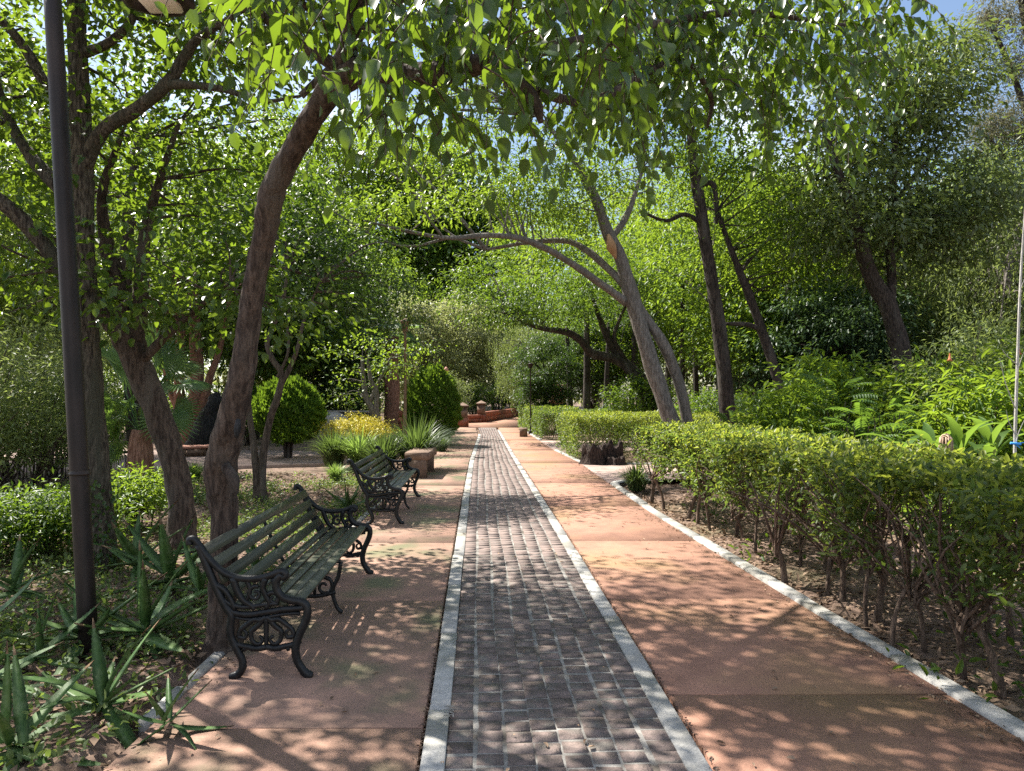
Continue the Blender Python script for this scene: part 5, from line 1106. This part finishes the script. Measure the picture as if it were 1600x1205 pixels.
# ------------------------------------------------------------------ ground cover, litter
g = np.random.default_rng(99)
def scatter(n, xr, yr, dens=None):
    x, y = g.uniform(*xr, n), g.uniform(*yr, n); 
    return x, y
def out_of_paths(x, y): return ((x < XL(y) - .14) | (x > XR(y) + .14)) & ~((y > 13.3) & (y < 17.2) & (x > 0)) & ~((y > 15.5) & (y < 22.2) & (x < -3.2)) & ~((y > 21.3) & (y < 26) & (x > 0))
x1, y1 = scatter(26000, (1.9, 7.5), (2, 13)); x2, y2 = scatter(26000, (-9, -1.7), (2, 15)); x3, y3 = scatter(5000, (-3.6, -1.9), (14, 26))
x, y = np.concatenate([x1, x2, x3]), np.concatenate([y1, y2, y3]); k = out_of_paths(x, y); x, y = x[k], y[k]; n = len(x)
C = np.stack([x, y, gz(x, y) + .01 + np.abs(g.normal(0, .012, n))], -1); V, T = leaves(C, np.stack([g.normal(size=n), g.normal(size=n), g.normal(0, .25, n)], -1), g.normal(0, .35, (n, 3)) + [0, 0, 1], g.uniform(.03, .085, n), g.uniform(.25, .6, n), DIAMOND)
tag(link('leaf_litter', mesh('leaf_litter', V, T, M['litter'])), 'dry brown leaf litter on the planting beds', 'leaf litter', kind='stuff')
tw = []
for q in range(420):
    x = g.uniform(2.4, 6) if q % 2 else g.uniform(-5, -1.9); y = g.uniform(2.6, 11); a = g.uniform(0, PI); l = g.uniform(.06, .28)
    if not out_of_paths(x, y): continue
    p0 = np.array([x, y, gz(x, y) + .025]); d = np.array([math.cos(a) * l, math.sin(a) * l, g.normal(0, .01)]); tw.append(tube([p0, p0 + d * .5 + g.normal(0, .012, 3), p0 + d], [.004, .004, .002], 4, False))
V, T = join(tw); tag(link('fallen_twigs', mesh('fallen_twigs', V, T, M['twig'])), 'thin fallen twigs among the leaf litter', 'twigs', kind='stuff')
# few leaves on the paving
n = 460; y = 2.8 + 14 * g.random(n) ** 1.4; x = XL(y) + (XR(y) - XL(y)) * np.where(g.random(n) < .6, g.beta(.4, .4, n), g.random(n)); C = np.stack([x, y, np.full(n, .012)], -1)
V, T = leaves(C, np.stack([g.normal(size=n), g.normal(size=n), np.zeros(n)], -1), g.normal(0, .2, (n, 3)) + [0, 0, 1], g.uniform(.015, .045, n), .5, LEAF4); ye = 2.8 + 15 * g.random(900) ** 1.3; ee = np.abs(g.normal(0, .11, 900)); xe = np.where(np.arange(900) % 3 == 0, XL(ye) + ee, XR(ye) - ee)
V2, T2_ = leaves(np.stack([xe, ye, np.full(900, .01)], -1), np.stack([g.normal(size=900), g.normal(size=900), np.zeros(900)], -1), g.normal(0, .3, (900, 3)) + [0, 0, 1], g.uniform(.01, .04, 900), .45, LEAF4); V, T = join([(V, T), (V2, T2_)])
tag(link('fallen_leaves', mesh('fallen_leaves', V, T, M['litter'])), 'scattered dry leaves lying on the paving', 'fallen leaves', kind='stuff')
# dirt in the joints along the bands
y = g.uniform(2.5, 16, 2600); side_ = g.random(2600) < .5; x = np.where(side_, XBL(y) - .008, XBR(y) + .008) + g.normal(0, .008, 2600)
V, T = leaves(np.stack([x, y, np.full(2600, .003)], -1), g.normal(0, 1, (2600, 3)) * [1, 1, .2], g.normal(0, .3, (2600, 3)) + [0, 0, 1], g.uniform(.008, .022, 2600), .7, DIAMOND); tag(link('joint_debris', mesh('joint_debris', V, T, M['soil'])), 'dark crumbs of dirt in the joints beside the pale bands', 'debris', kind='stuff')
# ground cover: left bed
ctr = np.stack([g.uniform(-8, -1.95, 1900), 2.6 + 11.9 * g.random(1900) ** 1.35], -1); ctr = ctr[out_of_paths(ctr[:, 0], ctr[:, 1])]
ctr = ctr[np.sin(ctr[:, 0] * 1.9 + 1) * np.sin(ctr[:, 1] * 1.5) + g.normal(0, .4, len(ctr)) > -.1]
c3 = np.stack([ctr[:, 0], ctr[:, 1], gz(ctr[:, 0], ctr[:, 1]) + .05], -1); V, T = clump_leaves(g, c3, .16, 40, .045, .6, LEAF4, -.1, .5, .35, .9)
tag(link('ground_cover', mesh('ground_cover', V, T, M['cover'])), 'low small leaved ground cover in the left bed', 'ground cover', kind='stuff')
ctr = np.stack([g.uniform(2.3, 9, 260), g.uniform(3, 13, 260)], -1); ctr = ctr[out_of_paths(ctr[:, 0], ctr[:, 1])]; ctr = ctr[(ctr[:, 0] > 3.6) | (g.random(len(ctr)) < .2)]
c3 = np.stack([ctr[:, 0], ctr[:, 1], gz(ctr[:, 0], ctr[:, 1]) + .08], -1); V, T = clump_leaves(g, c3, .2, 40, .08, .4, LEAF4, -.2, .6, .6, .9)
tag(link('ground_cover', mesh('ground_cover', V, T, M['l_mid'])), 'scattered green seedlings under and behind the near hedge', 'ground cover', kind='stuff')

print("TRIS", sum(len(m.polygons) for m in bpy.data.meshes))
